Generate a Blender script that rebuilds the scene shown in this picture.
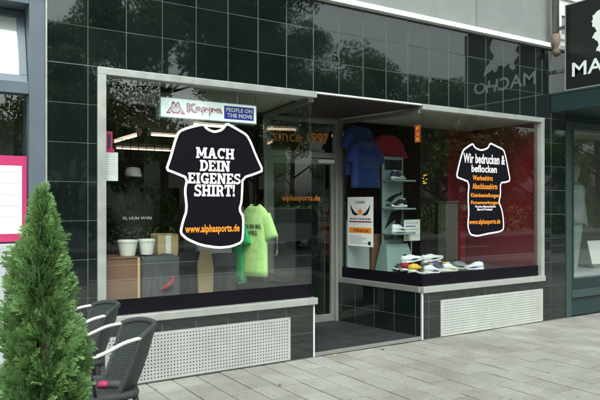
import bpy, bmesh, math, random
import numpy as np
from mathutils import Matrix, Vector
R = math.radians
for o in list(bpy.data.objects): bpy.data.objects.remove(o)
scene = bpy.context.scene
COL = scene.collection

# ------------------------------------------------------------------ camera
FPX, HY, CAMH, CAMD = 635.0, 204.0, 1.5, 5.1607     # focal (px of 600), horizon row, eye height, distance to the shop front
AL = math.atan2(990, FPX)
cam = bpy.data.cameras.new('camera'); camo = bpy.data.objects.new('camera', cam); COL.objects.link(camo)
camo.location = (0, -CAMD, CAMH); camo.rotation_euler = (R(90), 0, AL - R(90))
cam.sensor_width = 36; cam.lens = FPX / 600 * 36; cam.shift_y = 4 / 600
cam.clip_start = .05; cam.clip_end = 3000
scene.camera = camo

# ------------------------------------------------------------------ sky, sun, exposure (bright overcast)
w = bpy.data.worlds.new('World'); scene.world = w; w.use_nodes = True
nt = w.node_tree; nt.nodes.clear()
sky = nt.nodes.new('ShaderNodeTexSky'); sky.sky_type = 'NISHITA'; sky.sun_disc = False
sky.sun_elevation = R(52); sky.sun_rotation = R(200); sky.air_density = 1.0; sky.dust_density = 6.0; sky.ozone_density = 1.0
hs = nt.nodes.new('ShaderNodeHueSaturation'); hs.inputs['Saturation'].default_value = .22
bg = nt.nodes.new('ShaderNodeBackground'); bg.inputs[1].default_value = .15
wo = nt.nodes.new('ShaderNodeOutputWorld')
ti = nt.nodes.new('ShaderNodeMix'); ti.data_type = 'RGBA'; ti.blend_type = 'MULTIPLY'; ti.inputs[0].default_value = 1; ti.inputs[7].default_value = (.91, 1.0, .96, 1)   # cool grey cloud
nt.links.new(sky.outputs[0], hs.inputs['Color']); nt.links.new(hs.outputs[0], ti.inputs[6]); nt.links.new(ti.outputs[2], bg.inputs[0]); nt.links.new(bg.outputs[0], wo.inputs[0])
sl = bpy.data.lights.new('sun', 'SUN'); sl.energy = .5; sl.angle = R(35); sl.color = (1, .97, .92)
so = bpy.data.objects.new('sun', sl); COL.objects.link(so); so.location = (0, -10, 20)
so.rotation_euler = (R(38), 0, R(-20))
scene.view_settings.view_transform = 'Standard'; scene.view_settings.look = 'None'
scene.view_settings.exposure = 1.0; scene.view_settings.gamma = 1
scene.render.engine = 'CYCLES'

rnd = random.Random(7)
# ------------------------------------------------------------------ pixel helpers: where a pixel's ray meets the shop front (or a plane v metres behind it)
AX = (math.cos(AL), math.sin(AL)); RT = (math.sin(AL), -math.cos(AL))
def ray(px): k = (px - 300) / FPX; return AX[0] + RT[0]*k, AX[1] + RT[1]*k
def fac(px, py, v=0):
    d = ray(px); Z = (CAMD + v) / d[1]; return d[0]*Z, CAMH - (py - HY)*Z/FPX
def proj(x, y, z):
    Y = y + CAMD; Zc = x*AX[0] + Y*AX[1]
    return (300 + FPX*(x*RT[0] + Y*RT[1])/Zc, HY - FPX*(z - CAMH)/Zc) if Zc > .1 else (-9999, 9999)

# ------------------------------------------------------------------ materials
def mat(name, col, rough=.5, metal=0, spec=.5, ior=1.45, vary=0, vscale=6, bump=0, bscale=60, rvary=0, coat=0, sheen=0, orand=.25):
    m = bpy.data.materials.new(name); m.use_nodes = True; n = m.node_tree.nodes; l = m.node_tree.links
    p = n['Principled BSDF']; p.inputs['Base Color'].default_value = (*col, 1); p.inputs['Roughness'].default_value = rough
    p.inputs['Metallic'].default_value = metal; p.inputs['IOR'].default_value = ior; p.inputs['Specular IOR Level'].default_value = spec
    p.inputs['Coat Weight'].default_value = coat; p.inputs['Sheen Weight'].default_value = sheen
    tc = n.new('ShaderNodeNewGeometry')
    if vary or rvary:
        no = n.new('ShaderNodeTexNoise'); no.inputs['Scale'].default_value = vscale; no.inputs['Detail'].default_value = 8; no.inputs['Roughness'].default_value = .65
        l.new(tc.outputs['Position'], no.inputs['Vector'])
        if vary:
            oi = n.new('ShaderNodeObjectInfo')
            add = n.new('ShaderNodeMath'); add.operation = 'ADD'
            mr0 = n.new('ShaderNodeMapRange'); mr0.inputs['To Min'].default_value = -orand; mr0.inputs['To Max'].default_value = orand
            l.new(oi.outputs['Random'], mr0.inputs['Value']); l.new(mr0.outputs[0], add.inputs[0]); l.new(no.outputs[0], add.inputs[1])
            mr = n.new('ShaderNodeMapRange'); mr.inputs['From Min'].default_value = .2; mr.inputs['From Max'].default_value = .8
            mr.inputs['To Min'].default_value = 1 - vary; mr.inputs['To Max'].default_value = 1 + vary
            l.new(add.outputs[0], mr.inputs['Value'])
            vm = n.new('ShaderNodeVectorMath'); vm.operation = 'SCALE'; vm.inputs[0].default_value = col
            l.new(mr.outputs[0], vm.inputs['Scale']); l.new(vm.outputs[0], p.inputs['Base Color'])
        if rvary:
            mr = n.new('ShaderNodeMapRange'); mr.inputs['From Min'].default_value = .3; mr.inputs['From Max'].default_value = .7
            mr.inputs['To Min'].default_value = max(.01, rough - rvary); mr.inputs['To Max'].default_value = rough + rvary
            l.new(no.outputs[0], mr.inputs['Value']); l.new(mr.outputs[0], p.inputs['Roughness'])
    if bump:
        nb = n.new('ShaderNodeTexNoise'); nb.inputs['Scale'].default_value = bscale; nb.inputs['Detail'].default_value = 6
        l.new(tc.outputs['Position'], nb.inputs['Vector'])
        b = n.new('ShaderNodeBump'); b.inputs['Strength'].default_value = bump; b.inputs['Distance'].default_value = .01
        l.new(nb.outputs[0], b.inputs['Height']); l.new(b.outputs[0], p.inputs['Normal'])
    return m
def glass_mat(name, f0=.045, tint=(.93, .97, .95)):
    m = bpy.data.materials.new(name); m.use_nodes = True; n = m.node_tree.nodes; l = m.node_tree.links; n.clear()
    lw = n.new('ShaderNodeLayerWeight'); lw.inputs[0].default_value = .5
    pw = n.new('ShaderNodeMath'); pw.operation = 'POWER'; pw.inputs[1].default_value = 5
    mr = n.new('ShaderNodeMapRange'); mr.inputs['To Min'].default_value = f0; mr.inputs['To Max'].default_value = 1
    tr = n.new('ShaderNodeBsdfTransparent'); tr.inputs[0].default_value = (*tint, 1)
    gl = n.new('ShaderNodeBsdfGlossy'); gl.inputs['Roughness'].default_value = .004
    mx = n.new('ShaderNodeMixShader'); out = n.new('ShaderNodeOutputMaterial')
    l.new(lw.outputs['Facing'], pw.inputs[0]); l.new(pw.outputs[0], mr.inputs['Value']); l.new(mr.outputs[0], mx.inputs[0])
    l.new(tr.outputs[0], mx.inputs[1]); l.new(gl.outputs[0], mx.inputs[2]); l.new(mx.outputs[0], out.inputs[0])
    return m
def emit_mat(name, col, s):
    m = bpy.data.materials.new(name); m.use_nodes = True; p = m.node_tree.nodes['Principled BSDF']
    p.inputs['Base Color'].default_value = (*col, 1); p.inputs['Emission Color'].default_value = (*col, 1); p.inputs['Emission Strength'].default_value = s
    return m
def uv_weave(name, c0, c1, su, sv):
    """woven strands: over/under relief from the mesh's own UVs"""
    m = bpy.data.materials.new(name); m.use_nodes = True; n = m.node_tree.nodes; l = m.node_tree.links
    p = n['Principled BSDF']; p.inputs['Roughness'].default_value = .42
    uv = n.new('ShaderNodeUVMap'); sp = n.new('ShaderNodeSeparateXYZ'); l.new(uv.outputs[0], sp.inputs[0])
    def M(op, a, b=None):
        q = n.new('ShaderNodeMath'); q.operation = op
        for i, x in enumerate((a, b)):
            if x is None: continue
            if isinstance(x, (int, float)): q.inputs[i].default_value = x
            else: l.new(x, q.inputs[i])
        return q.outputs[0]
    u = M('MULTIPLY', sp.outputs[0], su); v = M('MULTIPLY', sp.outputs[1], sv)
    su_ = M('SINE', M('MULTIPLY', u, math.pi)); sv_ = M('SINE', M('MULTIPLY', v, math.pi))
    h = M('ABSOLUTE', M('MULTIPLY', su_, sv_))
    over = M('MULTIPLY', M('ADD', M('SIGN', M('MULTIPLY', su_, sv_)), 1), .25)
    hh = M('POWER', M('ADD', M('MULTIPLY', h, .75), over), .8)
    cr = n.new('ShaderNodeMix'); cr.data_type = 'RGBA'; cr.inputs[6].default_value = (*c0, 1); cr.inputs[7].default_value = (*c1, 1)
    l.new(hh, cr.inputs[0]); l.new(cr.outputs[2], p.inputs['Base Color'])  # strand height also tints the colour: painted shade in gaps, highlights on top
    b = n.new('ShaderNodeBump'); b.inputs['Strength'].default_value = 1; b.inputs['Distance'].default_value = .006
    l.new(hh, b.inputs['Height']); l.new(b.outputs[0], p.inputs['Normal'])
    return m
def leaf_mat(name, c0, c1, scale, trans=.3, rough=.5):
    m = bpy.data.materials.new(name); m.use_nodes = True; n = m.node_tree.nodes; l = m.node_tree.links
    p = n['Principled BSDF']; p.inputs['Roughness'].default_value = rough
    at = n.new('ShaderNodeAttribute'); at.attribute_name = 'tone'
    cr = n.new('ShaderNodeMix'); cr.data_type = 'RGBA'; cr.inputs[6].default_value = (*c0, 1); cr.inputs[7].default_value = (*c1, 1)
    l.new(at.outputs['Fac'], cr.inputs[0]); l.new(cr.outputs[2], p.inputs['Base Color'])
    t = n.new('ShaderNodeBsdfTranslucent'); l.new(cr.outputs[2], t.inputs[0])
    mx = n.new('ShaderNodeMixShader'); mx.inputs[0].default_value = trans
    l.new(p.outputs[0], mx.inputs[1]); l.new(t.outputs[0], mx.inputs[2]); l.new(mx.outputs[0], n['Material Output'].inputs[0])
    return m

M = {}
M['tile'] = mat('black_tile', (.006, .010, .0095), .022, ior=1.9, rvary=.012, vscale=3, vary=.3)
M['grout'] = mat('grout', (.15, .165, .16), .85, vary=.35, vscale=4, bump=.2)
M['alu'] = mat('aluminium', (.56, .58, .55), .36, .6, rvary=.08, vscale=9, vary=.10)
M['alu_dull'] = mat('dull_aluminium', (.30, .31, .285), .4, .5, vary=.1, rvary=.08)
M['white'] = mat('white_paint', (.66, .68, .66), .45, vary=.05, vscale=4)
M['cream'] = mat('cream_soffit', (.52, .50, .45), .6, vary=.06)
M['vent'] = mat('vent_plate', (.47, .485, .465), .45, .2, vary=.16, vscale=4)
M['dark'] = mat('dark_void', (.02, .021, .022), .6)
M['black_cloth'] = mat('black_cloth', (.014, .014, .016), .75, vary=.3, vscale=12)
M['render'] = mat('grey_render', (.20, .215, .21), .85, vary=.14, vscale=3.5, bump=.35, bscale=90)
M['glass'] = glass_mat('window_glass', .10, (.97, .99, .98))
M['glass_side'] = glass_mat('side_glass', .035)
M['pave'] = mat('paver', (.245, .241, .222), .82, vary=.24, vscale=3.2, bump=.55, bscale=120, orand=.13)
def stain(m):
    n = m.node_tree.nodes; l = m.node_tree.links; p = n['Principled BSDF']; src = p.inputs['Base Color'].links[0].from_socket
    ge = n.new('ShaderNodeNewGeometry'); big = n.new('ShaderNodeTexNoise'); big.inputs['Scale'].default_value = .9; big.inputs['Detail'].default_value = 5; big.inputs['Roughness'].default_value = .6
    fine = n.new('ShaderNodeTexNoise'); fine.inputs['Scale'].default_value = 55; fine.inputs['Detail'].default_value = 4
    vo = n.new('ShaderNodeTexVoronoi'); vo.inputs['Scale'].default_value = 3.6; vo.inputs['Randomness'].default_value = 1
    for q in (big, fine, vo): l.new(ge.outputs['Position'], q.inputs['Vector'])
    def mr(sock, f0, f1, t0, t1):
        q = n.new('ShaderNodeMapRange'); q.inputs['From Min'].default_value = f0; q.inputs['From Max'].default_value = f1; q.inputs['To Min'].default_value = t0; q.inputs['To Max'].default_value = t1
        l.new(sock, q.inputs['Value']); return q.outputs[0]
    def mul(a_, b_):
        q = n.new('ShaderNodeMath'); q.operation = 'MULTIPLY'; l.new(a_, q.inputs[0]); l.new(b_, q.inputs[1]); return q.outputs[0]
    k = mul(mul(mr(big.outputs[0], .35, .65, .84, 1.12), mr(fine.outputs[0], .3, .7, .82, 1.16)), mr(vo.outputs['Distance'], .045, .075, .62, 1.0))
    vm = n.new('ShaderNodeVectorMath'); vm.operation = 'SCALE'; l.new(src, vm.inputs[0]); l.new(k, vm.inputs['Scale']); l.new(vm.outputs[0], p.inputs['Base Color'])
stain(M['pave'])
M['sand'] = mat('joint_sand', (.065, .066, .06), .95, vary=.25, vscale=20, bump=.4)
M['asphalt'] = mat('asphalt', (.055, .056, .058), .85, vary=.2, vscale=3, bump=.5, bscale=150)
M['kerb'] = mat('kerb_stone', (.34, .34, .33), .8, vary=.12, bump=.3)
M['line'] = mat('road_paint', (.75, .75, .73), .6, vary=.1)
M['grass'] = mat('grass', (.07, .12, .035), .9, vary=.4, vscale=8, bump=.6)
M['rubber'] = mat('entrance_floor', (.018, .021, .022), .6, spec=.3, vary=.5, vscale=6, bump=.5, bscale=70, rvary=.1)
M['steelblue'] = mat('blue_grey_metal', (.125, .155, .19), .38, .25, vary=.05, rvary=.05)
M['palegrey'] = mat('pale_grey_panel', (.42, .45, .47), .45, vary=.05)
M['magenta'] = mat('magenta_print', (.48, .03, .13), .5)
M['paper'] = mat('white_paper', (.80, .80, .78), .6)
M['ink'] = mat('black_ink', (.012, .012, .016), .45)
M['inkp'] = mat('black_film', (.006, .0055, .009), .4, spec=.12)
M['wfilm'] = mat('white_film', (.86, .82, .86), .45)
M['orange'] = mat('orange_print', (.85, .27, .02), .45)
M['orange_lettering'] = mat('orange_letters', (.90, .26, .02), .45)  # even orange print for the entrance lettering
M['rustprint'] = mat('dull_orange_print', (.30, .07, .02), .5)
M['blue_print'] = mat('blue_print', (.03, .05, .42), .45)
M['pink_print'] = mat('pink_print', (.52, .025, .12), .45)
M['teal'] = mat('dark_teal_metal', (.018, .040, .042), .3, .1, rvary=.06, vary=.1)
M['teal2'] = mat('green_grey_frame', (.05, .082, .08), .35, .3, vary=.08)
M['signface'] = mat('sign_black', (.010, .014, .013), .25, rvary=.05)
M['signwhite'] = mat('sign_white', (.82, .86, .84), .5)
M['pipe'] = mat('zinc_pipe', (.20, .205, .20), .55, .5, vary=.15)
M['rust'] = mat('rusty_iron', (.13, .10, .075), .8, .2, vary=.5, vscale=25, bump=.4)
M['wood'] = mat('brown_wood', (.20, .105, .06), .5, vary=.2, vscale=5)
M['darkwood'] = mat('dark_wood', (.045, .033, .028), .5, vary=.2, vscale=5)
M['beige'] = mat('cardboard', (.50, .37, .21), .8, vary=.1)
M['shopfloor'] = mat('shop_floor', (.16, .13, .10), .4, vary=.1)
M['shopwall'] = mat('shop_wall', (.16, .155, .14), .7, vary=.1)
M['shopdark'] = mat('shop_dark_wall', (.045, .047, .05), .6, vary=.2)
M['red'] = mat('red_panel', (.20, .007, .020), .5, vary=.2)
M['wire'] = mat('black_wire', (.02, .02, .02), .4, .5)
M['lime'] = mat('lime_jersey', (.55, .85, .30), .75, vary=.04, bump=.9, bscale=14, sheen=.2)
M['green'] = mat('green_jersey', (.03, .52, .17), .75, vary=.05, bump=.9, bscale=14, sheen=.2)
M['blue'] = mat('blue_jersey', (.010, .030, .15), .75, vary=.08, bump=.8, bscale=14, sheen=.2)
M['red_cloth'] = mat('red_jersey', (.30, .010, .03), .75, vary=.08, sheen=.2)
M['grey_cloth'] = mat('grey_cloth', (.33, .34, .35), .85, vary=.2, vscale=14, bump=.6, bscale=45)
M['charcoal'] = mat('charcoal_cloth', (.075, .078, .09), .85, vary=.3, vscale=10, bump=.3)
M['grain'] = mat('greyish_stand', (.23, .30, .295), .4, vary=.05)
M['shoe'] = mat('shoe_white', (.75, .76, .78), .45, vary=.05)
M['shoe_dark'] = mat('shoe_navy', (.03, .035, .07), .5)
M['shoe_yellow'] = mat('shoe_yellow', (.75, .45, .04), .5)
M['pot'] = mat('white_pot', (.78, .77, .72), .45)
M['tube'] = emit_mat('lit_tube', (1, .74, .52), 1.8)
M['weave'] = uv_weave('woven_rattan', (.007, .009, .010), (.055, .068, .068), 1, 1)
M['rattan'] = mat('rattan_wrap', (.034, .042, .042), .45, vary=.3, vscale=60, bump=.8, bscale=160)
M['arm'] = mat('pale_arm', (.56, .52, .50), .4, .1, vary=.06)
M['bark'] = mat('bark', (.10, .075, .055), .9, vary=.3, bump=.8, bscale=25)
M['thuja'] = leaf_mat('thuja_green', (.026, .08, .026), (.26, .45, .15), 8, .26)
M['leaf'] = leaf_mat('leaf_green', (.018, .045, .014), (.17, .27, .075), 2, .35)
M['hedge'] = leaf_mat('hedge_green', (.03, .06, .018), (.19, .29, .08), 2, .35)
M['terracotta'] = mat('grey_planter', (.16, .16, .165), .6, vary=.1)
M['mannequin'] = mat('mannequin', (.30, .34, .32), .5)
M['pinkplastic'] = mat('pink_cloth', (.38, .03, .10), .5)
M['carpaint'] = mat('silver_paint', (.35, .37, .39), .3, .6, coat=.6)
M['carglass'] = mat('car_glass', (.01, .012, .013), .05, ior=1.5)
M['tyre'] = mat('tyre', (.02, .02, .02), .8)
M['mart'] = mat('far_plaster', (.42, .40, .36), .9, vary=.06)

# ------------------------------------------------------------------ mesh builder
class MB:
    def __init__(s): s.v = []; s.f = []; s.uv = None
    def add(s, vs, fs):
        k = len(s.v); s.v += [tuple(p) for p in vs]; s.f += [tuple(i + k for i in f) for f in fs]; return s
    def box(s, x0, x1, y0, y1, z0, z1):
        return s.add([(x, y, z) for z in (z0, z1) for y in (y0, y1) for x in (x0, x1)],
                     [(0, 2, 3, 1), (4, 5, 7, 6), (0, 1, 5, 4), (2, 6, 7, 3), (0, 4, 6, 2), (1, 3, 7, 5)])
    def fbox(s, F, s0, s1, d0, d1, z0, z1):
        return s.add([F.pt(a, d, z) for z in (z0, z1) for d in (d0, d1) for a in (s0, s1)],
                     [(0, 2, 3, 1), (4, 5, 7, 6), (0, 1, 5, 4), (2, 6, 7, 3), (0, 4, 6, 2), (1, 3, 7, 5)])
    def prism(s, pts, z0, z1):
        n = len(pts)
        return s.add([(x, y, z0) for x, y in pts] + [(x, y, z1) for x, y in pts],
                     [tuple(range(n))[::-1], tuple(range(n, 2*n))] + [(i, (i+1) % n, n + (i+1) % n, n + i) for i in range(n)])
    def slab(s, pts, F, d0, d1):
        """outline (s,z) points in frame F, from depth d0 to d1"""
        n = len(pts)
        return s.add([F.pt(a, d0, z) for a, z in pts] + [F.pt(a, d1, z) for a, z in pts],
                     [tuple(range(n))[::-1], tuple(range(n, 2*n))] + [(i, (i+1) % n, n + (i+1) % n, n + i) for i in range(n)])
    def tube(s, path, r, n=8, cap=True, flat=1.0):
        path = [Vector(p) for p in path]; rs = r if isinstance(r, (list, tuple)) else [r]*len(path)
        rings = []; up = Vector((0, 0, 1)); k0 = len(s.v)
        for i, p in enumerate(path):
            t = (path[min(i+1, len(path)-1)] - path[max(i-1, 0)]).normalized()
            a = t.cross(up)
            if a.length < .05: a = t.cross(Vector((1, 0, 0)))
            a.normalize(); b = a.cross(t).normalized()
            for j in range(n):
                q = 2*math.pi*j/n
                s.v.append(tuple(p + a*math.cos(q)*rs[i] + b*math.sin(q)*rs[i]*flat))
        for i in range(len(path)-1):
            for j in range(n):
                A = k0 + i*n + j; B = k0 + i*n + (j+1) % n
                s.f.append((A, B, B + n, A + n))
        if cap: s.f.append(tuple(k0 + j for j in range(n))[::-1]); s.f.append(tuple(k0 + (len(path)-1)*n + j for j in range(n)))
        return s
    def lathe(s, prof, c=(0, 0, 0), n=20):
        k0 = len(s.v)
        for r, z in prof:
            for j in range(n):
                q = 2*math.pi*j/n; s.v.append((c[0] + r*math.cos(q), c[1] + r*math.sin(q), c[2] + z))
        for i in range(len(prof)-1):
            for j in range(n):
                A = k0 + i*n + j; B = k0 + i*n + (j+1) % n
                s.f.append((A, B, B + n, A + n))
        s.f.append(tuple(k0 + j for j in range(n))[::-1]); s.f.append(tuple(k0 + (len(prof)-1)*n + j for j in range(n)))
        return s
    def rings(s, rs, cap=True):
        n = len(rs[0]); k0 = len(s.v)
        for r in rs: s.v += [tuple(p) for p in r]
        for i in range(len(rs)-1):
            for j in range(n):
                A = k0 + i*n + j; B = k0 + i*n + (j+1) % n
                s.f.append((A, B, B + n, A + n))
        if cap: s.f.append(tuple(k0 + j for j in range(n))[::-1]); s.f.append(tuple(k0 + (len(rs)-1)*n + j for j in range(n)))
        return s
    def build(s, name, m, parent=None, smooth=False, bevel=0, normals=True):
        me = bpy.data.meshes.new(name); me.from_pydata(s.v, [], s.f)
        if normals:
            bm = bmesh.new(); bm.from_mesh(me); bmesh.ops.recalc_face_normals(bm, faces=bm.faces); bm.to_mesh(me); bm.free()
        if s.uv is not None:
            ul = me.uv_layers.new(name='UVMap')
            for lp in me.loops: ul.data[lp.index].uv = s.uv[lp.vertex_index]
        o = link(name, me, m, parent)
        if smooth:
            me.shade_smooth()
        if bevel:
            b = o.modifiers.new('bevel', 'BEVEL'); b.width = bevel; b.segments = 2; b.limit_method = 'ANGLE'
        return o
def link(name, me, m, parent=None):
    o = bpy.data.objects.new(name, me); COL.objects.link(o)
    if m is not None and not me.materials: me.materials.append(m if not isinstance(m, str) else M[m])
    if parent is not None: setp(o, parent)
    return o
def world(o): return (world(o.parent) @ o.matrix_basis) if o.parent else o.matrix_basis.copy()
def setp(o, p):
    W = o.matrix_basis.copy(); o.parent = p; o.matrix_parent_inverse = Matrix(); o.matrix_basis = world(p).inverted() @ W
def tag(o, label, cat, group=None):
    o['label'] = label; o['category'] = cat
    if group: o['group'] = group
    return o
def thing(name, label, cat, loc=(0, 0, 0), rz=0, group=None):
    o = bpy.data.objects.new(name, None); COL.objects.link(o); o.location = loc; o.rotation_euler = (0, 0, rz)
    o.matrix_basis = Matrix.Translation(loc) @ Matrix.Rotation(rz, 4, 'Z'); o.empty_display_size = .2
    return tag(o, label, cat, group)
def struct(o): o['kind'] = 'structure'; return o
def copy_tree(o, parent=None):
    c = o.copy(); COL.objects.link(c); c.parent = parent
    for ch in [q for q in bpy.data.objects if q.parent == o]: copy_tree(ch, c)
    return c

class Frame:                        # a vertical plane: s along it, d out of it, z up
    def __init__(s, o, X, N): s.o = Vector((*o, 0)); s.X = Vector((*X, 0)).normalized(); s.N = Vector((*N, 0)).normalized()
    def pt(s, a, d, z): p = s.o + s.X*a + s.N*d; return (p.x, p.y, z)
    def mat_text(s, a, d, z):       # text plane: x to the reader's right, y up, normal out
        Z = Vector((0, 0, 1)); X = Z.cross(s.N)
        m = Matrix((X, Z, s.N)).transposed().to_4x4(); m.translation = s.pt(a, d, z); return m
    def mat_obj(s, a, d, z):
        Y = -s.N; Z = Vector((0, 0, 1)); X = Y.cross(Z)
        m = Matrix((X, Y, Z)).transposed().to_4x4(); m.translation = s.pt(a, d, z); return m
FAC = Frame((0, 0), (1, 0), (0, -1))
WL, WR, RL, RRt = 1.378, 7.004, 3.47, 4.905        # left window's left end, right window's right end, recess corners
BL, BR, DV = 3.68, 4.71, 1.30                      # recess corners at the door wall, depth of the recess
FR_ = Frame((RRt, 0), (BR - RRt, DV), (-DV, BR - RRt))
FL_ = Frame((RL, 0), (BL - RL, DV), (DV, -(BL - RL)))
LEN_R = math.hypot(BR - RRt, DV); LEN_L = math.hypot(BL - RL, DV)
FDOOR = Frame((0, DV), (1, 0), (0, -1))

# ------------------------------------------------------------------ lettering
def text_mesh(txt, bold=0.0, name='lettering'):
    c = bpy.data.curves.new('t', 'FONT'); c.body = txt; c.offset = bold; c.resolution_u = 3; c.space_character = 1 + bold*1.6
    o = bpy.data.objects.new('t', c); COL.objects.link(o)
    dg = bpy.context.evaluated_depsgraph_get(); dg.update()
    me = bpy.data.meshes.new_from_object(o.evaluated_get(dg)); bpy.data.objects.remove(o); bpy.data.curves.remove(c)
    me.name = name; return me
def fit(me, x0, x1, y0, y1, shear=0):
    co = np.empty(len(me.vertices)*3); me.vertices.foreach_get('co', co); co = co.reshape(-1, 3)
    a = co.min(0); b = co.max(0)
    co[:, 0] = x0 + (co[:, 0]-a[0])/(b[0]-a[0])*(x1-x0); co[:, 1] = y0 + (co[:, 1]-a[1])/(b[1]-a[1])*(y1-y0)
    co[:, 0] += shear*(co[:, 1]-y0)
    me.vertices.foreach_set('co', co.ravel()); me.update(); return me
def letters(F, txt, s0, s1, z0, z1, d, m, parent=None, bold=0.02, name='lettering', mesh=None, rot=0):
    """text fitted in a rectangle of frame F; s0 is the reader's left end"""
    me = mesh or text_mesh(txt, bold, name)
    wd = abs(s1 - s0); fit(me, 0, wd, 0, z1 - z0)
    o = link(name, me, m); o.matrix_basis = F.mat_text(s0, d, z0) @ Matrix.Rotation(rot, 4, 'Z')
    if parent: setp(o, parent)
    return o
# a small slab-serif alphabet for the big T-shirt decal (strokes with square feet)
def slab_mesh(txt):
    g = MB(); x = 0; dz = [0]
    def rect(a, b, c, d_):
        dz[0] += .004; g.add([(a, c, dz[0]), (b, c, dz[0]), (b, d_, dz[0]), (a, d_, dz[0])], [(0, 1, 2, 3)])
    def quad(p): dz[0] += .004; g.add([(q[0], q[1], dz[0]) for q in p], [(0, 1, 2, 3)])
    def arc(cx, cy, rx, ry, a0, a1, t, n=10):
        dz[0] += .004; vs = []
        for i in range(n+1):
            q = R(a0 + (a1-a0)*i/n); vs += [(cx + rx*math.cos(q), cy + ry*math.sin(q), dz[0]), (cx + (rx-t)*math.cos(q), cy + (ry-t*.8)*math.sin(q), dz[0])]
        g.add(vs, [(2*i, 2*i+1, 2*i+3, 2*i+2) if a1 < a0 else (2*i, 2*i+2, 2*i+3, 2*i+1) for i in range(n)])
    for ch in txt:
        t = 2.7; sh = 1.7
        if ch == 'I': rect(x+1.2, x+1.2+t, 0, 10); rect(x, x+5.1, 0, sh); rect(x, x+5.1, 10-sh, 10); wd = 5.1
        elif ch == 'H':
            for q in (x+.9, x+6.9):
                rect(q, q+t, 0, 10); rect(q-.9, q+t+.9, 0, sh); rect(q-.9, q+t+.9, 10-sh, 10)
            rect(x+3, x+7.5, 4.1, 6); wd = 10.5
        elif ch == 'N':
            rect(x+.9, x+.9+2.2, 0, 10); rect(x+7.4, x+9.6, 0, 10); quad([(x+1, 10), (x+6.9, 0), (x+9.6, 0), (x+3.9, 10)])
            rect(x, x+4, 0, sh); rect(x+6.3, x+10.6, 10-sh, 10); rect(x, x+3, 10-sh, 10); wd = 10.6
        elif ch == 'M':
            rect(x+.9, x+3.1, 0, 10); rect(x+9.4, x+11.9, 0, 10); quad([(x+1, 10), (x+5.2, 2), (x+7.2, 2), (x+4, 10)]); quad([(x+8.8, 10), (x+5.6, 2), (x+7.4, 2), (x+11.7, 10)])
            rect(x, x+4, 0, sh); rect(x+8.4, x+12.8, 0, sh); rect(x, x+2, 10-sh, 10); rect(x+11, x+12.8, 10-sh, 10); wd = 12.8
        elif ch == 'A':
            quad([(x+.9, 0), (x+3.1, 0), (x+6.4, 10), (x+3.8, 10)]); quad([(x+7.2, 0), (x+10, 0), (x+7, 10), (x+4.3, 10)]); rect(x+2.5, x+8.4, 2.7, 4.3)
            rect(x, x+4, 0, sh); rect(x+6.4, x+11, 0, sh); wd = 11
        elif ch == 'E':
            rect(x+.9, x+.9+t, 0, 10); rect(x, x+8.3, 0, sh); rect(x, x+8.1, 10-sh, 10); rect(x+3, x+6.4, 4.2, 5.9); rect(x+6.6, x+8.3, 0, 3.4); rect(x+6.4, x+8.1, 7, 10); wd = 8.5
        elif ch == 'D':
            rect(x+.9, x+.9+t, 0, 10); rect(x, x+5, 0, sh); rect(x, x+5, 10-sh, 10); arc(x+4.6, 5, 4.8, 5, -90, 90, 2.6); wd = 9.4
        elif ch in 'CG':
            arc(x+4.9, 5, 4.9, 5.1, 45, 315, 2.6, 16); rect(x+7.3, x+8.9, 6.6, 10); wd = 9.2
            if ch == 'G': rect(x+6.2, x+8.9, 0, 4.9); rect(x+5, x+9.5, 3.6, 5); wd = 9.6
        elif ch == 'S':
            arc(x+4.2, 7.2, 3.9, 2.9, 30, 270, 2.3); arc(x+4.2, 2.8, 4.1, 3.0, 90, -150, 2.4); rect(x+6.2, x+7.7, 7, 10); rect(x, x+1.5, 0, 3); wd = 8.3
        elif ch == 'R':
            rect(x+.9, x+.9+t, 0, 10); rect(x, x+4.6, 0, sh); rect(x, x+5, 10-sh, 10); rect(x+3, x+5.3, 4, 5.5); arc(x+5, 7, 3.8, 3, -90, 90, 2.5); quad([(x+6.6, 0), (x+9.6, 0), (x+7.4, 4.9), (x+4.6, 4.9)]); wd = 9.9
        elif ch == 'T':
            rect(x+3.2, x+3.2+t, 0, 10); rect(x, x+9.1, 10-sh, 10); rect(x, x+1.6, 6.8, 10); rect(x+7.5, x+9.1, 6.8, 10); rect(x+1.9, x+7.2, 0, sh); wd = 9.1
        elif ch == '!': quad([(x+.9, 3.4), (x+2.2, 3.4), (x+3.1, 10), (x, 10)]); rect(x+.3, x+2.8, 0, 2.4); wd = 3
        else: wd = 4
        x += wd + .5
    me = bpy.data.meshes.new('lettering'); me.from_pydata([(a, b, c*.02) for a, b, c in g.v], [], g.f); return me
def offset_poly(p, d):
    n = len(p); out = []; ar = sum(p[i][0]*p[(i+1) % n][1] - p[(i+1) % n][0]*p[i][1] for i in range(n)); sg = 1 if ar > 0 else -1
    for i in range(n):
        a = Vector(p[i-1]); b = Vector(p[i]); c = Vector(p[(i+1) % n])
        n1 = Vector((-(b-a).y, (b-a).x)).normalized()*sg; n2 = Vector((-(c-b).y, (c-b).x)).normalized()*sg
        m_ = n1 + n2
        if m_.length < 1e-4: m_ = n1.copy()
        m_.normalize(); k = d/max(.45, m_.dot(n1)); q = b + m_*k; out.append((q.x, q.y))
    return out

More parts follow.
